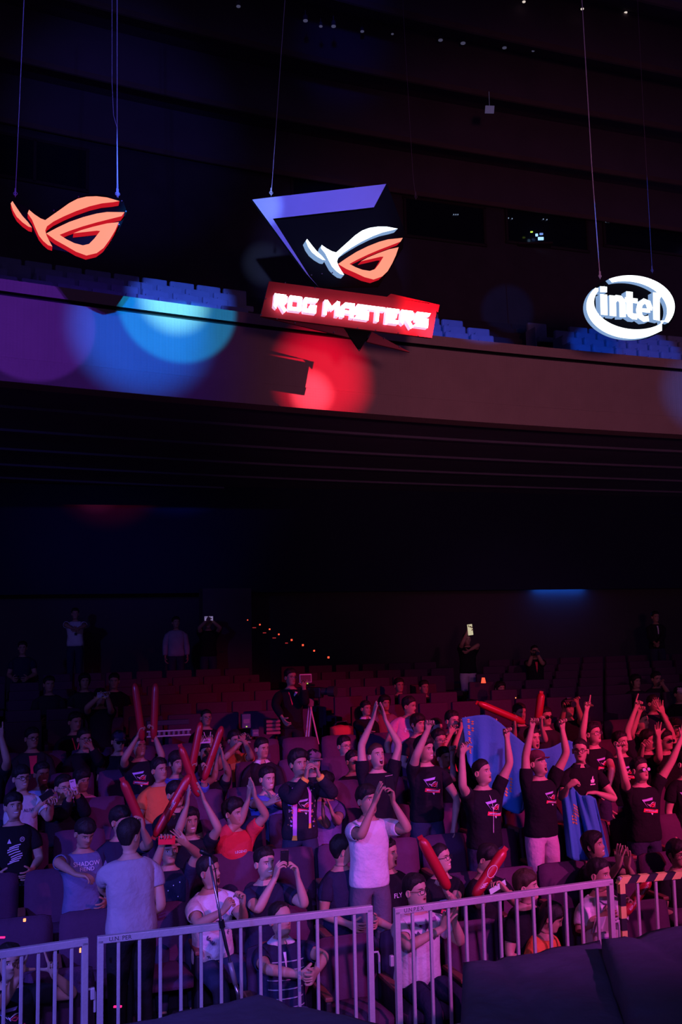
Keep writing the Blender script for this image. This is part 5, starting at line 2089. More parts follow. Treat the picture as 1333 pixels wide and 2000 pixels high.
P('long-haired woman in a patterned top at the cross aisle', 752, 1374, 8.6, 'sit', 20, 25, 0, s=.95, skin='b', hair='long', shirt=('patterned', (.25, .12, .15)))
P('standing youth in a pink printed tee leaning forward', 800, 1379, 6.5, 'stand', 25, 62, -4, s=.97, skin='b', hair='short', mouth='part', aL=(752, 1462, 766, 1500, 'relax'), aR=(800, 1470, 782, 1510, 'relax'), shirt=('pink', (.65, .25, .40)), lean=(.12, .22),
  prints=lambda i: [i['flat']('chest_print', [[(-.09, .33), (.09, .33), (.09, .39), (-.09, .39)]], m_pw), i['ptext']('chest_print', 'TAG TEAM', 0, .35, .034, mat('print_ink', (.06, .05, .10), .8), .024), i['flat']('chest_print', [[(-.06, .19), (.07, .19), (.07, .23), (-.06, .23)]], m_pw)])
P('shouting man in black clapping overhead', 736, 1476, 3.6, 'stand', 12, 30, 14, skin='a', hair='crop', hc='br', mouth='open', aL=(706, 1456, 731, 1400, 'flat', (.2, 1, 'in')), aR=(780, 1455, 752, 1404, 'flat', (-.25, 1, 'in')), shirt=BK)
P('curly-haired man in a black emblem tee punching up one fist', 831, 1464, 3.5, 'stand', 22, 48, 4, skin='a', hair='curly', mouth='smile', aL=(814, 1474, 836, 1426, 'fist', (.1, 1, 'f')), aR=(894, 1560, 886, 1620, 'relax'), shirt=BK, prints='emblem')
P('red-lit woman behind the raised curly-haired fist', 817, 1414, 6.3, 'sit', 20, 40, 0, skin='a', hair='bob', shirt=DK)
P('red-lit man in glasses behind the curly-haired man', 852, 1424, 5.6, 'sit', 20, 35, 0, skin='a', hair='short', glasses='black', shirt=DK)
P('man in wire glasses peering past the curly-haired man', 858, 1446, 4.9, 'sit', 20, 30, 0, skin='b', hair='short', glasses='wire', shirt=('red', (.60, .035, .05)))
P('red-lit man raising a bent hand left of the blue flag', 884, 1408, 5.2, 'stand', 20, 35, 0, s=.95, skin='a', hair='short', aL=(857, 1474, 882, 1432, 'claw', (.2, 1, 'f')), aR=(888, 1460, 903, 1418, 'fist', (.2, 1, 'f')), shirt=DK)
P('spectator with a raised fist half hidden behind the short-haired cheerer', 868, 1480, 4.4, 'stand', 20, 35, 0, s=.92, skin='b', hair='short', aR=(886, 1522, 884, 1470, 'fist', (-.05, 1, 'f')), shirt=BK)
sc = P('short-haired man in a black emblem polo raising both arms', 942, 1508, 2.8, 'stand', 28, 52, 10, skin='a', hair='crop', mouth='part', aL=(904, 1535, 903, 1456, 'claw', (.15, 1, 'f')), aR=(996, 1492, 991, 1442, 'fist', (-.1, 1, 'f')), shirt=BK, fat=1.08,
       prints=lambda i: [emblem(i, .035, .33, .00030), i['flat']('earphone_wire', [[(.0, .47), (.004, .47), (.010, .33), (.002, .10), (-.003, .10), (.005, .33)]], m_pw, .027)])
P('yelling red-lit face behind the cap-wearing cheerer', 1041, 1443, 4.4, 'sit', 20, 30, 4, skin='a', hair='short', mouth='open', shirt=DK)
P('shouting man in a cap and black emblem tee with both fists up', 1051, 1490, 2.9, 'stand', 25, 48, 14, skin='a', hair='crop', hc='br', mouth='open', cap=('maroon', (.12, .04, .06)), aL=(1027, 1478, 1041, 1414, 'fist', (.1, 1, 'f')), aR=(1107, 1472, 1099, 1424, 'fist', (-.1, 1, 'f')), shirt=BK,
  prints=lambda i: emblem(i, .055, .33, .00024), pants=('pale_sweat', (.55, .36, .48)))
gp = P('spectacled man in a black polo holding a blue flag', 1134, 1466, 3.0, 'stand', 12, -18, 4, skin='a', hair='crop', mouth='part', glasses='black', aL=(1098, 1560, 1110, 1536, 'grip', (.6, .4, 'in')), aR=(1203, 1562, 1164, 1548, 'grip', (-1, 0, 'd')), shirt=BK, collar='dark',
       prints=lambda i: i['flat']('chest_print', [[(.05, .36), (.09, .36), (.10, .39), (.085, .40), (.09, .43), (.075, .42), (.065, .395), (.05, .39)], [(.04, .335), (.105, .335), (.105, .348), (.04, .348)]], m_pw))
P('spectacled man in black pointing one finger straight up', 1159, 1433, 4.1, 'stand', 25, 42, 8, skin='a', hair='short', mouth='part', glasses='wire', aL=(1138, 1432, 1146, 1388, 'point', (.08, 1, 'f')), aR=(1196, 1500, 1190, 1540, 'relax'), shirt=BK, prints=lambda i: emblem(i, .03, .33, .00028))
cmr = P('red-lit man shooting with a large camera', 1111, 1383, 6.6, 'sit', 15, 20, 0, skin='b', hair='short', aL=(1097, 1412, 1103, 1384, 'hold'), aR=(1136, 1404, 1128, 1376, 'hold'), shirt=BK)
P('bearded spectacled man in a black emblem tee with arms spread high', 1251, 1504, 3.0, 'stand', 18, 28, 10, skin='a', hair='short', mouth='part', glasses='shine', aL=(1222, 1524, 1204, 1442, 'fist', (-.05, 1, 'f')), aR=(1316, 1482, 1345, 1412, 'open', (.3, 1, 'f')), shirt=BK, prints='emblem', fat=1.12)
P('man in black pointing up and across with a long arm', 1213, 1450, 4.3, 'stand', 20, 35, 6, s=1.0, skin='a', hair='short', aR=(1222, 1412, 1245, 1378, 'point', (.35, 1, 'f')), shirt=BK, sleeve=.9, prints=lambda i: emblem(i, .0, .33, .00028))
P('man with a red-lit face and bracelet raising a fist', 1254, 1408, 5.0, 'stand', 20, 50, 0, s=.95, skin='a', hair='crop', aL=(1234, 1434, 1249, 1394, 'fist', (.2, 1, 'f')), shirt=DK)
P('man in navy waving a hand beside the pointing finger', 1277, 1374, 6.2, 'stand', 20, 32, 0, s=.9, skin='a', hair='short', aR=(1302, 1404, 1288, 1384, 'open', (-.4, 1, 'f')), shirt=NAVY)
P('red-lit man touching his cheek', 1267, 1446, 4.7, 'sit', 20, 55, 0, skin='a', hair='short', aL=(1250, 1480, 1256, 1458, 'claw'), shirt=BK)
P('spectator with a raised forearm beside the cheek-toucher', 1301, 1446, 4.5, 'sit', 20, 35, 0, skin='a', hair='short', glasses='dark', aL=(1289, 1480, 1287, 1440, 'open', (-.1, 1, 'f')), aR=(1312, 1430, 1296, 1394, 'open', (-.35, 1, 'f')), shirt=BK)
P('man in a dark logo cap with a hand at his mouth', 1321, 1422, 5.4, 'sit', 15, 25, 0, skin='b', hair='short', cap=('black', (.015, .012, .016)), aR=(1345, 1462, 1330, 1438, 'claw'), shirt=BK)
P('spectator in a white cap at the edge of the rear block', 1328, 1356, 8.6, 'sit', 15, 20, 0, s=.95, skin='b', hair='short', cap=('white', (.55, .45, .5)), shirt=BK)
P('cropped spectator in a black emblem tee beside the bearded cheerer', 1340, 1492, 3.3, 'stand', 15, 30, 0, skin='a', hair='short', shirt=BK, prints=lambda i: emblem(i, -.05, .31, .00030))
P('long-haired spectator in black laughing and clapping above the ringer tee', 1161, 1651, 2.0, 'sit', 30, 55, 12, skin='b', hair='long', mouth='smile', aL=(1190, 1712, 1209, 1690, 'open', (.1, 1, 'in')), aR=(1236, 1716, 1226, 1692, 'open', (0, 1, 'in')), shirt=BK, lean=(.0, -.1))
P('dark-haired spectator at the far end of the second row', 1324, 1668, 2.0, 'sit', 25, 30, 0, skin='b', hair='bob', glasses='black', shirt=BK)
gs = P('smiling spectacled man in a black emblem tee resting a red stick on his shoulder', 861, 1676, 2.0, 'sit', 28, 58, 10, skin='a', hair='crop', mouth='smile', glasses='black', aR=(890, 1764, 872, 1742, 'grip', (-.3, 1, 'in')), shirt=BK, prints=lambda i: emblem(i, -.02, .28, .00026))
ts = P('man in black bending over a tablet with a red stick', 953, 1678, 2.0, 'sit', 35, 60, -25, skin='b', hair='fringe', aL=(940, 1770, 940, 1738, 'grip', (.4, .9, 'in')), aR=(1008, 1764, 988, 1738, 'hold', (-.7, .6, 'in')), shirt=BK)
P('shouting man in black half hidden by the white-tee shouter', 757, 1666, 2.1, 'sit', 30, 62, 4, skin='b', hair='short', mouth='open', shirt=BK, prints=txt(('FLY', .02, .33, .06, m_pw)))
P('dark-haired head turned away beside the white-tee shouter', 668, 1660, 2.15, 'sit', 40, 110, 0, skin='b', hair='short', shirt=NAVY)
ws = P('standing man in a long white tee shouting with a phone raised', 718, 1563, 2.0, 'stand', 20, 38, 10, skin='b', hair='fringe', mouth='open', aL=(706, 1632, 732, 1568, 'flat', (.35, 1, 'in')), aR=(798, 1620, 768, 1566, 'hold', (-.1, 1, 'in')),
       shirt=('white', (.62, .60, .62)), pants=('camouflage', (.10, .09, .12)))


def floral(info):
    rr = random.Random(11)
    polys = []
    for _ in range(16):
        x, z, a0 = rr.uniform(-.14, .14), rr.uniform(.02, .44), rr.uniform(0, 6.28)
        L = rr.uniform(.018, .03)
        for j in range(3):
            a = a0 + j * .7
            polys.append([(x, z), (x + L * math.cos(a - .25), z + L * math.sin(a - .25)), (x + 1.5 * L * math.cos(a), z + 1.5 * L * math.sin(a)), (x + L * math.cos(a + .25), z + L * math.sin(a + .25))])
    info['flat']('leaf_print', polys, mat('print_ink', (.06, .05, .10), .8))


P('shouting man in a white leaf-print tee pumping his fists', 409, 1702, 2.0, 'sit', 35, 68, 8, skin='b', hair='short', mouth='open', aL=(388, 1806, 436, 1780, 'fist', (.5, .8, 'in')), aR=(476, 1796, 474, 1768, 'fist', (.0, 1, 'in')), shirt=('white', (.62, .60, .62)), prints=floral, lean=(.0, -.05))
bp = P('smiling man in a navy tee with banded sleeves filming with a black phone', 518, 1686, 2.0, 'sit', 22, 36, 6, skin='a', hair='short', mouth='smile', aL=(504, 1778, 538, 1714, 'hold', (.25, 1, 'in')), aR=(596, 1768, 582, 1714, 'hold', (-.2, 1, 'in')), shirt=NAVY)
P('spectator hidden behind the blue flag, hands at its top edge', 925, 1450, 4.2, 'stand', 20, 30, 0, s=.95, skin='a', hair='short', shirt=BK, aL=(900, 1462, 911, 1418, 'grip', (.1, 1, 'f')), aR=(968, 1462, 962, 1422, 'grip', (.0, 1, 'f')))
# ---- far people
G = 'people standing far back under the balcony'
P('far figure in a white hooded top standing at the back', 147, 1199, 16.0, 'stand', 10, 15, 0, s=.9, skin='b', hair='short', group=G, shirt=('white', (.62, .60, .62)), aL=(128, 1220, 142, 1228, 'relax'), aR=(166, 1222, 152, 1228, 'relax'), prints=lambda i: i['flat']('badge', [[(.0, .18), (.06, .18), (.06, .25), (.0, .25)]], m_stripe_k), sub=0)
P('far man in a pale shirt and lanyard standing at the back', 344, 1216, 15.0, 'stand', 15, 25, 0, s=.92, skin='b', hair='short', group=G, shirt=('pale_grey', (.30, .30, .38)), sleeve=1.9, sub=0)
fp1 = P('far man in black holding up a glowing phone at the back', 407, 1217, 15.0, 'stand', 10, 10, 0, s=.92, skin='b', hair='short', group=G, shirt=BK, aL=(390, 1226, 404, 1212, 'hold'), aR=(430, 1226, 414, 1212, 'hold'), sub=0)
fp2 = P('man in black and white shorts holding up a lit phone at the back', 913, 1249, 13.0, 'stand', 5, 10, 0, s=.92, skin='b', hair='short', group=G, shirt=BK, aL=(904, 1256, 914, 1234, 'hold'), aR=(934, 1260, 918, 1270, 'relax'), pants=('white_shorts', (.55, .5, .58), 1.0), sub=0)
fp3 = P('man in black with a red lanyard shooting photographs under the balcony', 1045, 1272, 12.0, 'stand', 5, 8, 0, s=.92, skin='b', hair='crop', group=G, shirt=BK, aL=(1034, 1298, 1040, 1280, 'hold'), aR=(1060, 1296, 1052, 1280, 'hold'), prints=lambda i: i['flat']('lanyard', [[(-.03, .46), (.03, .46), (.0, .22)]], m_pr), sub=0)
P('man in a dark suit with clasped hands standing at the back', 1281, 1205, 13.6, 'stand', 5, 10, 0, s=.95, skin='b', hair='short', group=G, shirt=('suit', (.02, .02, .026)), sleeve=1.95, aL=(1270, 1244, 1280, 1256, 'fist'), aR=(1296, 1244, 1286, 1256, 'fist'), prints=lambda i: i['flat']('tie', [[(-.012, .28), (.012, .28), (.018, .48), (-.018, .48)]], m_pw), sub=0)
P('dim figure seated alone at the far back', 44, 1266, 14.0, 'sit', 10, 15, 0, s=.95, skin='b', hair='short', shirt=NAVY, group=G, sub=0)
for (x, y, kk, lab) in [(780, 1339, 10.6, 'dim spectator seated above the pink-tee youth'), (829, 1343, 10.8, 'dim spectator seated alone above the curly-haired man'), (978, 1345, 10.6, 'dim long-haired spectator seated above the blue flag'),
                        (1243, 1331, 10.0, 'dim long-haired spectator seated above the pointing finger')]:
    P(lab, x, y, kk, 'sit', 15, 22, 0, s=.97, skin='b', hair='long' if 'long' in lab else 'short', shirt=DK)
wsw = P('red-lit spectator swinging a wide red stick', 1016, 1393, 6.1, 'sit', 15, 25, 0, skin='b', hair='short', shirt=DK, aL=(1004, 1442, 1006, 1416, 'grip', (-.2, 1, 'in')))
P('dim man in glasses raising a hand above the navy shirt', 1283, 1326, 10.0, 'sit', 15, 20, 0, skin='b', hair='short', glasses='black', shirt=DK, aR=(1306, 1354, 1296, 1338, 'relax'))
P('red-lit spectator in dark glasses holding an upright red stick', 1066, 1400, 5.9, 'sit', 15, 25, 0, skin='a', hair='short', glasses='dark', shirt=DK, aL=(1066, 1446, 1058, 1418, 'grip', (-.1, 1, 'in')))
P('spectator half out of frame with a raised bare arm', -22, 1468, 5.4, 'sit', 20, 30, 0, skin='b', hair='short', shirt=BK, aR=(14, 1486, 2, 1440, 'open', (-.2, 1, 'f')))
cop = P('camera operator in a black printed jacket with a lanyard', 568, 1323, 8.0, 'stand', 15, 35, 0, s=.98, skin='b', hair='short', glasses='wire', shirt=BK, sleeve=1.9, pants=BLKP, aL=(538, 1378, 552, 1402, 'relax'), aR=(596, 1372, 594, 1342, 'hold'),
        prints=lambda i: [i['flat']('lanyard', [[(-.06, .48), (-.045, .48), (0, .30), (-.01, .28)]], m_pr), i['flat']('lanyard', [[(.05, .48), (.09, .47), (.03, .41), (.02, .43)]], m_pw)])

# ================================================================== THINGS IN HANDS AND AROUND
m_phone = mat('phone_black', (.012, .012, .016), .3)
m_phonegrey = mat('phone_silver', (.5, .5, .55), .35, .3, 0)
m_lens = mat('lens_glass', (.02, .02, .04), .08)
m_stick = mat('red_inflatable', (.40, .010, .025), .35, 0, .08, 8, spec=.6)
m_flag = mat('sky_blue_flag', (.05, .30, .62), .85, 0, .08, 5, .2, 30, spec=.1)
m_gold = mat('flag_gold', (.60, .42, .12), .8)


def phone(p, label, land=False, tilt=0.0, body=None, screen=None, sz=1.0, face=-1):
    """phone held up: its back towards the stage; p world centre"""
    X = nrm(E_U * math.cos(tilt) + UP * math.sin(tilt))
    Z = nrm(UP * math.cos(tilt) - E_U * math.sin(tilt))
    Y = nrm(np.cross(Z, X))
    w, h = (.15, .075) if land else (.075, .15)
    w, h = w * sz, h * sz
    e = empty('phone', p - Z * h / 2, label, 'phone')
    b = np.array(e.location)
    mb = MB(); mb.box(p, w, .009, h, (X, Y, Z), bev=.0035)
    mb.obj('case', body or m_phone, e, base=b)
    mb = MB(); mb.box(p + Y * .0055, w * .92, .002, h * .94, (X, Y, Z))
    mb.obj('screen', screen or mat('phone_screen_glow', (.1, .1, .2), .3, 0, 0, emit=(.35, .35, .7), estr=.8), e, base=b)
    mb = MB()
    c = p - Y * .005 + Z * (h / 2 - .02) - X * (w / 2 - .018)
    mb.tube([c, c - Y * .003], .007, 10)
    mb.tube([c + X * .018, c + X * .018 - Y * .003], .006, 10)
    mb.obj('camera_lens', m_lens, e, base=b)
    return e


def mid(i, up=.03):
    return (i['handL'] + i['handR']) / 2 + UP * up


def pxk(px, py, ref):
    return at(px, py, kof(np.asarray(ref)))


phone(pxk(556, 1677, mid(bp)), 'black phone held upright by the smiling navy-tee man', tilt=-.05)
m_pinklit_back = mat('pink_lit_phone_back', (.75, .45, .65), .35, 0, 0)  # pink of the stage light put into the colour of pale phone backs
phone(pxk(143, 1534, mid(pp)), 'pink-lit phone held up by the spectacled man in black', tilt=.2, body=m_pinklit_back, sz=.85)
phone(pxk(91, 1553, mid(wt)), 'dark phone in the hands of the white-tee spectacled man', tilt=-1.0)
phone(pxk(326, 1641, rp['handL'] - E_V * .03), 'bright red phone held sideways by the dotted-shirt man', True, -.05, body=mat('red_phone_case', (.85, .02, .05), .4, 0, 0))
phone(pxk(400, 1446, mid(wp)), 'white phone held sideways over the seated man in black', True, .0, body=m_pinklit_back)
phone(pxk(762, 1532, ws['handR']), 'black phone in the raised hand of the white-tee shouter', False, .1, sz=1.1)
phone(pxk(201, 1357, mid(ph1)), 'silver phone held sideways at the cross aisle', True, .05, body=m_phonegrey)
phone(pxk(476, 1440, mid(op)), 'dark phone raised by the orange-top spectator', True, .1)
phone(pxk(408, 1208, mid(fp1)), 'glowing phone held up at the back beside the pale-shirt man', True, 0, body=mat('lit_phone', (.5, .5, .7), .4, 0, 0, emit=(.5, .4, .8), estr=.35), sz=1.2)
phone(pxk(919, 1230, fp2['handL']), 'brightly lit phone held up by the white-shorts man', False, .1, body=mat('bright_phone', (.6, .6, .5), .4, 0, 0, emit=(.9, .85, .5), estr=.55), sz=1.5)


def slab(name, p, X, Z, w, h, t, mats_, label, cat, group=None):
    Y = nrm(np.cross(Z, X))
    e = empty(name, p - Z * h / 2, label, cat, group)
    b = np.array(e.location)
    mb = MB(); mb.box(p, w, t, h, (X, Y, Z), bev=t * .3)
    mb.obj('case' if len(mats_) > 1 else 'sheet', mats_[0], e, base=b)
    if len(mats_) > 1:
        mb = MB(); mb.box(p - Y * (t / 2 + .001), w * .9, .002, h * .9, (X, Y, Z))
        mb.obj('screen', mats_[1], e, base=b)
    return e


q = pxk(972, 1732, ts['handR'])
slab('tablet', q, nrm(E_U + UP * .45), nrm(UP - E_U * .45 - E_V * .5), .20, .075, .012, [m_phone, mat('tablet_screen', (.3, .15, .4), .4, 0, 0, emit=(.55, .18, .65), estr=.6)], 'thin tablet with a violet screen held over the second row', 'tablet')
q = pxk(1180, 1805, ring['handL'] - E_V * .03)
slab('paper_sheet', q, nrm(E_U), nrm(UP - E_V * .4), .20, .15, .004, [mat('white_paper', (.7, .65, .7), .8)], 'white paper sheet held by the ringer-tee spectator', 'paper')


def stick(p0, p1, label, r=.045, text=None, oval=False):
    A, B = np.asarray(p0), np.asarray(p1)
    d = nrm(B - A)
    L = np.linalg.norm(B - A)
    e = empty('inflatable_stick', A, label, 'noise stick', 'red inflatable noise sticks')
    mb = MB()
    ts_ = [0, .02, .07, .15, .5, .85, .93, .98, 1.0]
    rs_ = [.35, .62, .88, 1.0, 1.0, 1.0, .86, .55, .2]
    mb.tube([A + d * L * t for t in ts_], [r * q for q in rs_], 14)
    mb.obj('tube', m_stick, e, smooth=True, base=A)
    mb = MB()
    sd = nrm(np.cross(d, C_F))
    mb.box(A - d * .012, .05, .006, .035, (sd, nrm(np.cross(d, sd)), d))
    mb.obj('valve_tab', m_stick, e, base=A)
    toC = nrm(-C_F - d * (-C_F @ d))
    if text:
        v_, f_ = text_polys(text, r * (1.1 if len(text) < 9 else .62))
        mb = MB()
        s2 = nrm(np.cross(d, toC))
        c = A + d * L * .5
        vs = []
        for x, y, _ in v_:
            a_ = np.clip(y / r, -1.2, 1.2)
            vs.append(c + d * x + (toC * math.cos(a_) + s2 * -math.sin(a_)) * (r + .002))
        mb.add(vs, f_)
        mb.obj('lettering', m_pw, e, base=A)
    if oval:
        s2 = nrm(np.cross(d, toC))
        c = A + d * L * .45
        mb = MB()
        mb.tube([c + d * .06 * math.cos(t) + (toC * math.cos(.75 * math.sin(t)) + s2 * math.sin(.75 * math.sin(t))) * (r + .001) for t in np.linspace(0, 2 * math.pi, 25)[:-1]], .003, 5, closed=True)
        mb.obj('oval_mark', m_pw, e, base=A)
        mb = MB()
        for t in (.66, .70, .74):
            c2 = A + d * L * t
            mb.tube([c2 - s2 * .02 + toC * (r + .001), c2 + s2 * .01 + d * .04 + toC * (r + .001)], .004, 5)
        mb.obj('slash_mark', m_pw, e, base=A)
    return e


def stick_px(a, b, ref, label, **kw):
    k0 = kof(np.asarray(ref))
    return stick(at(*a, k0), at(*b, k0), label, **kw)


fwd = lambda h: h - E_V * .02
stick_px((278, 1446), (263, 1334), st1['handL'], 'tilted red stick raised in the emblem tee man\'s hand nearer the phone filmer')
stick_px((300, 1444), (304, 1334), st1['handR'], 'upright red stick raised beside the tilted one')
stick_px((370, 1522), (392, 1410), st2['handL'], 'tall red stick lifted by the blue-shirt spectator before a white phone')
stick_px((398, 1524), (434, 1418), st2['handR'], 'slanted red stick lifted beyond the white phone')
stick_px((302, 1634), (372, 1512), at(322, 1607, 3.4), 'long red stick lettered in white slanting over the black-haired spectator', text='intel', r=.048)
stick_px((353, 1458), (388, 1556), at(372, 1510, 4.6), 'red stick crossing the long lettered one')
stick_px((240, 1524), (280, 1618), at(260, 1570, 2.9), 'dim red stick leaning above the grey-tee photographer')
stick_px((823, 1638), (877, 1737), gs['handR'] - E_V * .03, 'red stick leaning across the smiling spectacled man', r=.05)
stick_px((986, 1660), (926, 1752), ts['handL'] - E_V * .02, 'red stick with a white oval mark above the barrier', r=.05, oval=True)
stick_px((1219, 1786), (1270, 1718), ring['handR'] - E_V * .0, 'red stick with white lettering behind the taped barrier', r=.045, text='REPUBLIC OF GAMERS')
stick_px((934, 1373), (1026, 1412), wsw['handL'], 'wide red stick swung level over the blue flag', r=.05)
stick_px((1058, 1354), (1051, 1408), at(1058, 1418, 5.6), 'upright red stick between the raised fists', r=.055)


# ---- flags
def cloth(name, top, bot, k, label, n=34, m=26, amp=.06, seed=0.0):
    top, bot = np.array(top, float), np.array(bot, float)

    def resample(a, n_):
        s_ = np.r_[0, np.cumsum(np.linalg.norm(np.diff(a, axis=0), axis=1))]
        t = np.linspace(0, s_[-1], n_)
        return np.c_[np.interp(t, s_, a[:, 0]), np.interp(t, s_, a[:, 1])]

    T1, B1 = resample(top, n), resample(bot, n)
    for _ in range(2):
        for Q in (T1, B1):
            Q[1:-1] = (Q[:-2] + 2 * Q[1:-1] + Q[2:]) / 4
    vs = []
    for i in range(n):
        for j in range(m):
            t = j / (m - 1)
            x, y = T1[i] * (1 - t) + B1[i] * t
            dk = amp * (math.sin(i * .55 + t * 1.6 + seed) + .6 * math.sin(i * 1.15 - t * 2.2 + seed * 2)) * (.35 + .65 * t)
            vs.append(at(x, y, k + dk / ROWP))
    fs = [(i * m + j, (i + 1) * m + j, (i + 1) * m + j + 1, i * m + j + 1) for i in range(n - 1) for j in range(m - 1)]
    mb = MB()
    mb.add(vs, fs)
    base = np.array(vs).mean(0)
    o = mb.obj(name, m_flag, smooth=True, base=base, recalc=False)
    so = o.modifiers.new('cloth_thickness', 'SOLIDIFY')
    so.thickness = .006
    so.offset = 0
    tag(o, label, 'flag')

    def patch(cells, nm):
        mb = MB()
        for (i0, i1, j0, j1) in cells:
            for i in range(i0, i1):
                for j in range(j0, j1):
                    q4 = [np.array(vs[a * m + b]) - E_V * .008 for a, b in ((i, j), (i + 1, j), (i + 1, j + 1), (i, j + 1))]
                    c_ = sum(q4) / 4
                    mb.add([(q4[x] + q4[(x + 1) % 4]) / 2 * .9 + c_ * .1 for x in range(4)], [(0, 1, 2, 3)])
        mb.obj(nm, m_gold, o, base=base)

    return o, patch


f1_, patch = cloth('flag', [(903, 1402), (930, 1397), (955, 1395), (978, 1412), (1010, 1440), (1040, 1464), (1075, 1462), (1110, 1442), (1132, 1458)],
                   [(914, 1488), (935, 1525), (962, 1560), (985, 1580), (1019, 1594), (1032, 1562), (1060, 1545), (1100, 1545), (1124, 1530)], 3.75, 'large sky blue flag with gold ornament held up behind the short-haired cheerer')
patch([(1, 2, 1, 3), (1, 2, 4, 6), (2, 3, 2, 4), (1, 2, 7, 9), (2, 3, 5, 7), (1, 2, 10, 13), (1, 2, 14, 18)], 'gold_ornament')
patch([(13, 14, 12, 16), (14, 15, 14, 19), (13, 14, 18, 21)], 'gold_ornament')
kk = kof(gp['handR']) - .06
f2_, patch = cloth('flag', [(1096, 1545), (1112, 1528), (1122, 1540), (1135, 1555), (1152, 1552), (1164, 1560)], [(1108, 1672), (1122, 1680), (1140, 1684), (1160, 1680), (1178, 1688), (1190, 1672)], kk, 'crumpled blue flag with a gold patch hanging from the polo man\'s hands', n=24, amp=.08, seed=1.3)
patch([(6, 10, 8, 10), (7, 12, 6, 9), (5, 8, 10, 13)], 'gold_patch')


# ---- still camera of the red-lit photographer, and of the far one
def still_camera(p, label, s_=1.0):
    e = empty('camera', p - UP * .05 * s_, label, 'camera')
    b = np.array(e.location)
    ax = (E_U, E_V, UP)
    mb = MB()
    mb.box(p, .14 * s_, .06 * s_, .09 * s_, ax, bev=.012)
    mb.box(p + UP * .055 * s_, .06 * s_, .05 * s_, .035 * s_, ax, bev=.01)
    mb.box(p - E_U * .062 * s_ - E_V * .02 * s_, .03 * s_, .06 * s_, .09 * s_, ax, bev=.01)
    mb.obj('camera_body', m_phone, e, base=b)
    mb = MB()
    mb.tube([p - E_V * .02 * s_, p - E_V * .08 * s_, p - E_V * .085 * s_, p - E_V * .13 * s_], [.036 * s_, .036 * s_, .040 * s_, .040 * s_], 14)
    l = mb.obj('lens_barrel', mat('lens_barrel', (.03, .03, .035), .4), e, base=b)
    mb = MB(); mb.tube([p - E_V * .128 * s_, p - E_V * .132 * s_], .033 * s_, 14)
    mb.obj('front_glass', m_lens, l, base=b)


still_camera(pxk(1111, 1374, mid(cmr)), 'large black camera raised by the red-lit photographer', 1.15)
still_camera(pxk(1045, 1276, mid(fp3)), 'black camera at the eye of the photographer under the balcony')

# ---- broadcast camera on its tripod
cc = at(606, 1350, 7.95)
e = empty('broadcast_camera', np.array([*cc[:2], floor_z(8)]), 'video camera with a small monitor on a pale tripod beside its operator', 'video camera')
b = np.array(e.location)
fx = nrm(E_U * .75 - E_V * .65)      # lens direction
sx = nrm(np.cross(fx, UP))
ax = (fx, sx, UP)
mb = MB()
mb.box(cc - UP * .02, .40, .14, .16, ax, bev=.02)
mb.box(cc + UP * .09 - fx * .03, .22, .04, .035, ax, bev=.01)
mb.obj('camera_body', m_phone, e, base=b)
mb = MB(); mb.tube([cc + fx * .18, cc + fx * .30, cc + fx * .31, cc + fx * .42], [.055, .055, .075, .08], 14)
mb.obj('lens', mat('lens_barrel', (.03, .03, .035), .4), e, base=b)
pm = at(597, 1325, 7.85)
mb = MB(); mb.box(pm, .19, .03, .13, (nrm(E_U), E_V, UP), bev=.008)
mo = mb.obj('monitor', m_phonegrey, e, base=b)
mb = MB(); mb.box(pm - E_V * .018, .16, .004, .10, (nrm(E_U), E_V, UP))
mb.obj('monitor_panel', mat('monitor_back', (.12, .05, .07), .5), mo, base=b)
mb = MB(); mb.tube([pm - UP * .06, cc + UP * .06], .01, 6)
mb.obj('monitor_arm', m_phone, e, base=b)
mb = MB(); mb.box(at(601, 1335, 7.83), .02, .01, .012); mb.obj('status_light', m_green, e, base=b)
m_tri = mat('tripod_alloy', (.45, .32, .36), .4, .3, 0)
hub = cc - UP * .22
mb = MB(); mb.tube([cc - UP * .1, hub], [.06, .05], 12); mb.obj('tripod_head', mat('tripod_bowl', (.25, .2, .3), .4), e, base=b)
for a in (100, 220, 340):
    ft = np.array([*(hub + .24 * (E_U * math.cos(math.radians(a)) + E_V * math.sin(math.radians(a))))[:2], floor_z(8) + .01])
    off = nrm(np.cross(ft - hub, UP)) * .022
    mb = MB()
    kn = hub + (ft - hub) * .55
    mb.tube([hub + off, kn + off], .012, 7); mb.tube([hub - off, kn - off], .012, 7)
    mb.box(kn, .075, .03, .05, (nrm(off), nrm(np.cross(off, UP)), UP), bev=.006)
    mb.tube([kn, ft], .013, 7)
    mb.obj('leg', m_tri, e, base=b)
mb = MB(); mb.tube([hub + UP * .06, hub + UP * .02 - fx * .38 - sx * .1], .012, 7); mb.obj('pan_handle', m_phone, e, base=b)

# ---- microphone stand leaning before the barrier
yb_ = float(at_z(505, 1934, 1.02)[1]) + .14
pt = lambda x, y: at_y(x, y, yb_)
base_p = pt(470, 1965)
base_p = np.array([*base_p[:2], .0])
e = empty('microphone_stand', base_p, 'slim microphone stand leaning in front of the barrier', 'microphone stand')
b = np.array(e.location)
m_chr = mat('dark_chrome', (.35, .33, .38), .25, .9, 0)
mb = MB(); mb.tube([pt(411, 1690), pt(433, 1801), pt(450, 1880)], .009, 8); mb.obj('upper_pole', m_chr, e, smooth=True, base=b)
mb = MB(); mb.tube([pt(450, 1880), pt(460, 1922)], .019, 10); mb.obj('sleeve', mat('stand_sleeve', (.30, .27, .32), .4, .2, 0), e, smooth=True, base=b)
mb = MB(); mb.tube([pt(460, 1922), pt(466, 1945), base_p + UP * .03], .014, 8); mb.obj('lower_pole', m_chr, e, smooth=True, base=b)
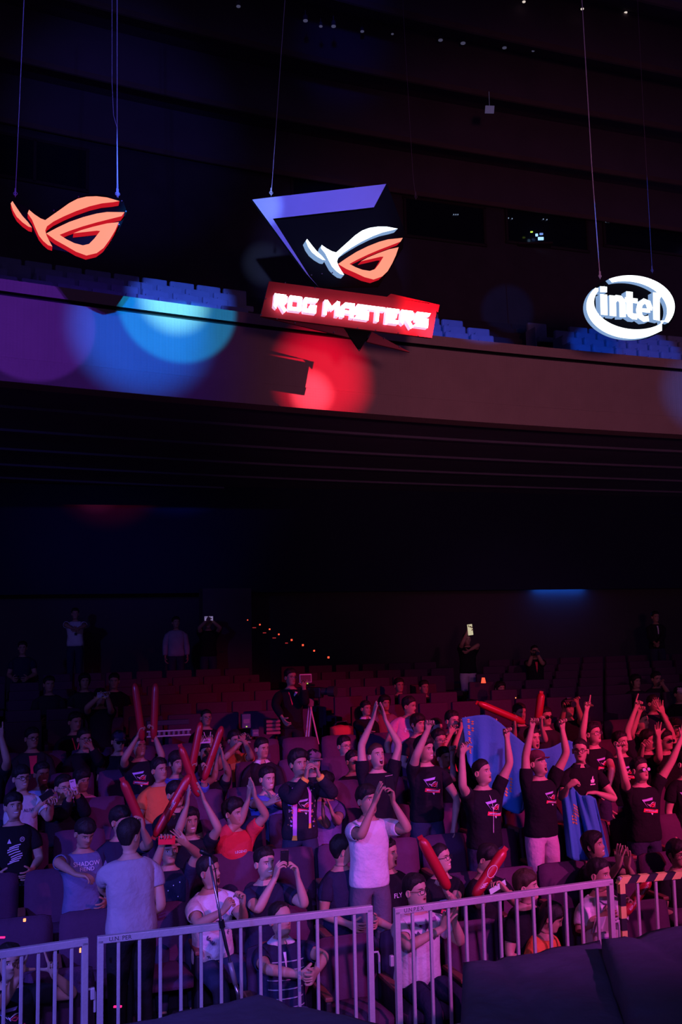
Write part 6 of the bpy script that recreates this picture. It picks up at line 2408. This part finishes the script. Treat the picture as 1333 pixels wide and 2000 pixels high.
mb = MB(); mb.tube([pt(432, 1797), pt(435, 1812)], .022, 10); mb.obj('clutch', m_phone, e, base=b)
mb = MB(); mb.tube([base_p, base_p + UP * .02, base_p + UP * .03], [.14, .14, .03], 20); mb.obj('round_base', m_phone, e, base=b)
mb = MB(); mb.tube([pt(411, 1690), pt(410, 1670), pt(397, 1664)], .008, 7); mb.obj('swivel', m_phonegrey, e, base=b)
mb = MB(); mb.tube([pt(414, 1672), pt(404, 1667), pt(398, 1664), pt(393, 1661), pt(391, 1660)], [.012, .016, .022, .022, .010], 10); mb.obj('microphone', m_phone, e, smooth=True, base=b)
mb = MB(); mb.tube([pt(412, 1672), pt(421, 1700), pt(425, 1740), pt(428, 1790), pt(440, 1850), pt(452, 1885)], .004, 6); mb.obj('cable', m_phone, e, smooth=True, base=b)

# ---- things by the cross aisle
p = at(330, 1432, 7.68)
p[2] = max(p[2], floor_z(7) + .86)
e = empty('light_bar', p - UP * .06, 'long silver lighting bar lying on the cross aisle parapet', 'light bar')
b = np.array(e.location)
for dz in (-.035, .035):
    mb = MB(); mb.box(p + UP * dz, .62, .05, .022, (E_U, E_V, UP), bev=.006)
    mb.obj('rail', m_phonegrey, e, base=b)
for i in range(9):
    mb = MB(); mb.box(p + E_U * (i - 4) * .068 - E_V * .005, .035, .04, .05, (E_U, E_V, UP), bev=.005)
    mb.obj('lamp_cell', m_fix, e, base=b)
mb = MB(); mb.box(p + UP * .14 + E_V * .1, .6, .10, .07, (E_U, E_V, UP), bev=.012)
mb.obj('case', mat('dark_case', (.06, .03, .05), .6), e, base=b)


def bag(px, py, k, w, h, col, label):
    p = at(px, py, k)
    e = empty('shoulder_bag', p - UP * h / 2, label, 'bag')
    b = np.array(e.location)
    vs, fs = grid_cushion(w, h, .16, 7, .03, .15)
    mb = MB(); mb.add([p + E_U * v[0] + E_V * v[1] + UP * (v[2] + .02 * noise.noise(Vector((v[0] * 9, v[2] * 9, px)))) for v in vs], fs)
    mb.obj('pouch', fabric('bag_%d' % px, col), e, smooth=True, base=b)
    mb = MB(); mb.tube([p + E_U * w * .4 + UP * h * .4, p + E_U * w * .2 + UP * (h * .5 + .06), p - E_U * w * .2 + UP * (h * .5 + .05), p - E_U * w * .4 + UP * h * .4], .012, 6)
    mb.obj('strap', m_phone, e, smooth=True, base=b)


bag(668, 1428, 7.66, .34, .17, (.55, .06, .05), 'red bag on the parapet beside the bow-tie man')
p = at(531, 1419, 7.9)
e = empty('storage_crate', p - UP * .12, 'slatted reddish crate beside the camera operator', 'crate')
b = np.array(e.location)
mb = MB(); mb.box(p, .20, .2, .22, (E_U, E_V, UP), bev=.01); mb.obj('box', mat('crate_core', (.06, .02, .03), .7), e, base=b)
for i in range(4):
    mb = MB(); mb.box(p + UP * (i * .055 - .083) - E_V * .105, .21, .012, .035, (E_U, E_V, UP), bev=.004); mb.obj('slat', mat('crate_slat', (.30, .09, .10), .6), e, base=b)
for (px, py, w, h, lab) in [(480, 1408, .13, .20, 'dark upright equipment case behind the orange-top filmer'), (498, 1431, .10, .10, 'small grey control box beside the suited man')]:
    p = at(px, py, 7.7)
    e = empty('equipment_case', p - UP * h / 2, lab, 'case')
    b = np.array(e.location)
    mb = MB(); mb.box(p, w, .12, h, (E_U, E_V, UP), bev=.012); mb.obj('body', mat('case_grey', (.10, .10, .16), .5), e, base=b)
    mb = MB(); mb.box(p - E_V * .062, w * .7, .006, h * .3, (E_U, E_V, UP)); mb.obj('front_panel', m_fix, e, base=b)
    if h > .15:
        mb = MB(); mb.box(p - E_V * .064 - UP * h * .38, .018, .006, .014); mb.obj('status_light', m_green, e, base=b)

# small glowing floor lights near the front
m_amber = mat('amber_led', (.6, .2, .05), .5, 0, 0, emit=(1.0, .25, .08), estr=2.5)
m_redled = mat('red_led_strip', (.6, .0, .1), .5, 0, 0, emit=(1.0, .02, .2), estr=1.3)
for (px, py, k, w, h, m_, lab) in [(48, 1797, 1.45, .018, .022, m_amber, 'amber row light under the seats near the framing spectator'), (158, 1856, 1.25, .02, .032, m_amber, 'amber row light beside the barrier end post'),
                                   (2, 1831, 1.3, .06, .012, m_redled, 'short red floor strip at the frame edge'), (230, 1966, .75, .06, .012, m_redled, 'red floor strip behind the second barrier'), (1008, 1363, 7.9, .012, .016, m_amber, 'tiny amber light above the wide red stick')]:
    p = at(px, py, k)
    mb = MB(); mb.box(p, w, .02, h, bev=.003)
    tag(mb.obj('floor_light', m_, base=p), lab, 'light')

# ---- name each seat of the near rows by who sits or stands there
taken = set()
for (u, k, o) in sorted(SEATS, key=lambda t: (t[1], t[0])):
    best = None
    for q in PEOPLE:
        hb = np.array(q['base'])
        pu, pk = float(hb @ E_U), kof(hb)
        if abs(pk - k) < .62:
            d = pu - u
            if best is None or abs(d) < abs(best[0]):
                best = (d, q)
    lab = None
    if best is not None and abs(best[0]) < 1.3:
        d, q = best
        if abs(d) < .32:
            cand = ['seat %s the ' % ('of' if q['st'] == 'sit' else 'behind')]
        elif d > 0:
            cand = ['empty seat before the ', 'empty dark seat short of the ']
        else:
            cand = ['empty seat after the ', 'empty dark seat past the ']
        for c in cand:
            t = c + q['label']
            if t not in taken and len(t.split()) <= 16:
                lab = t
                break
    if lab:
        taken.add(lab)
        o['label'] = lab
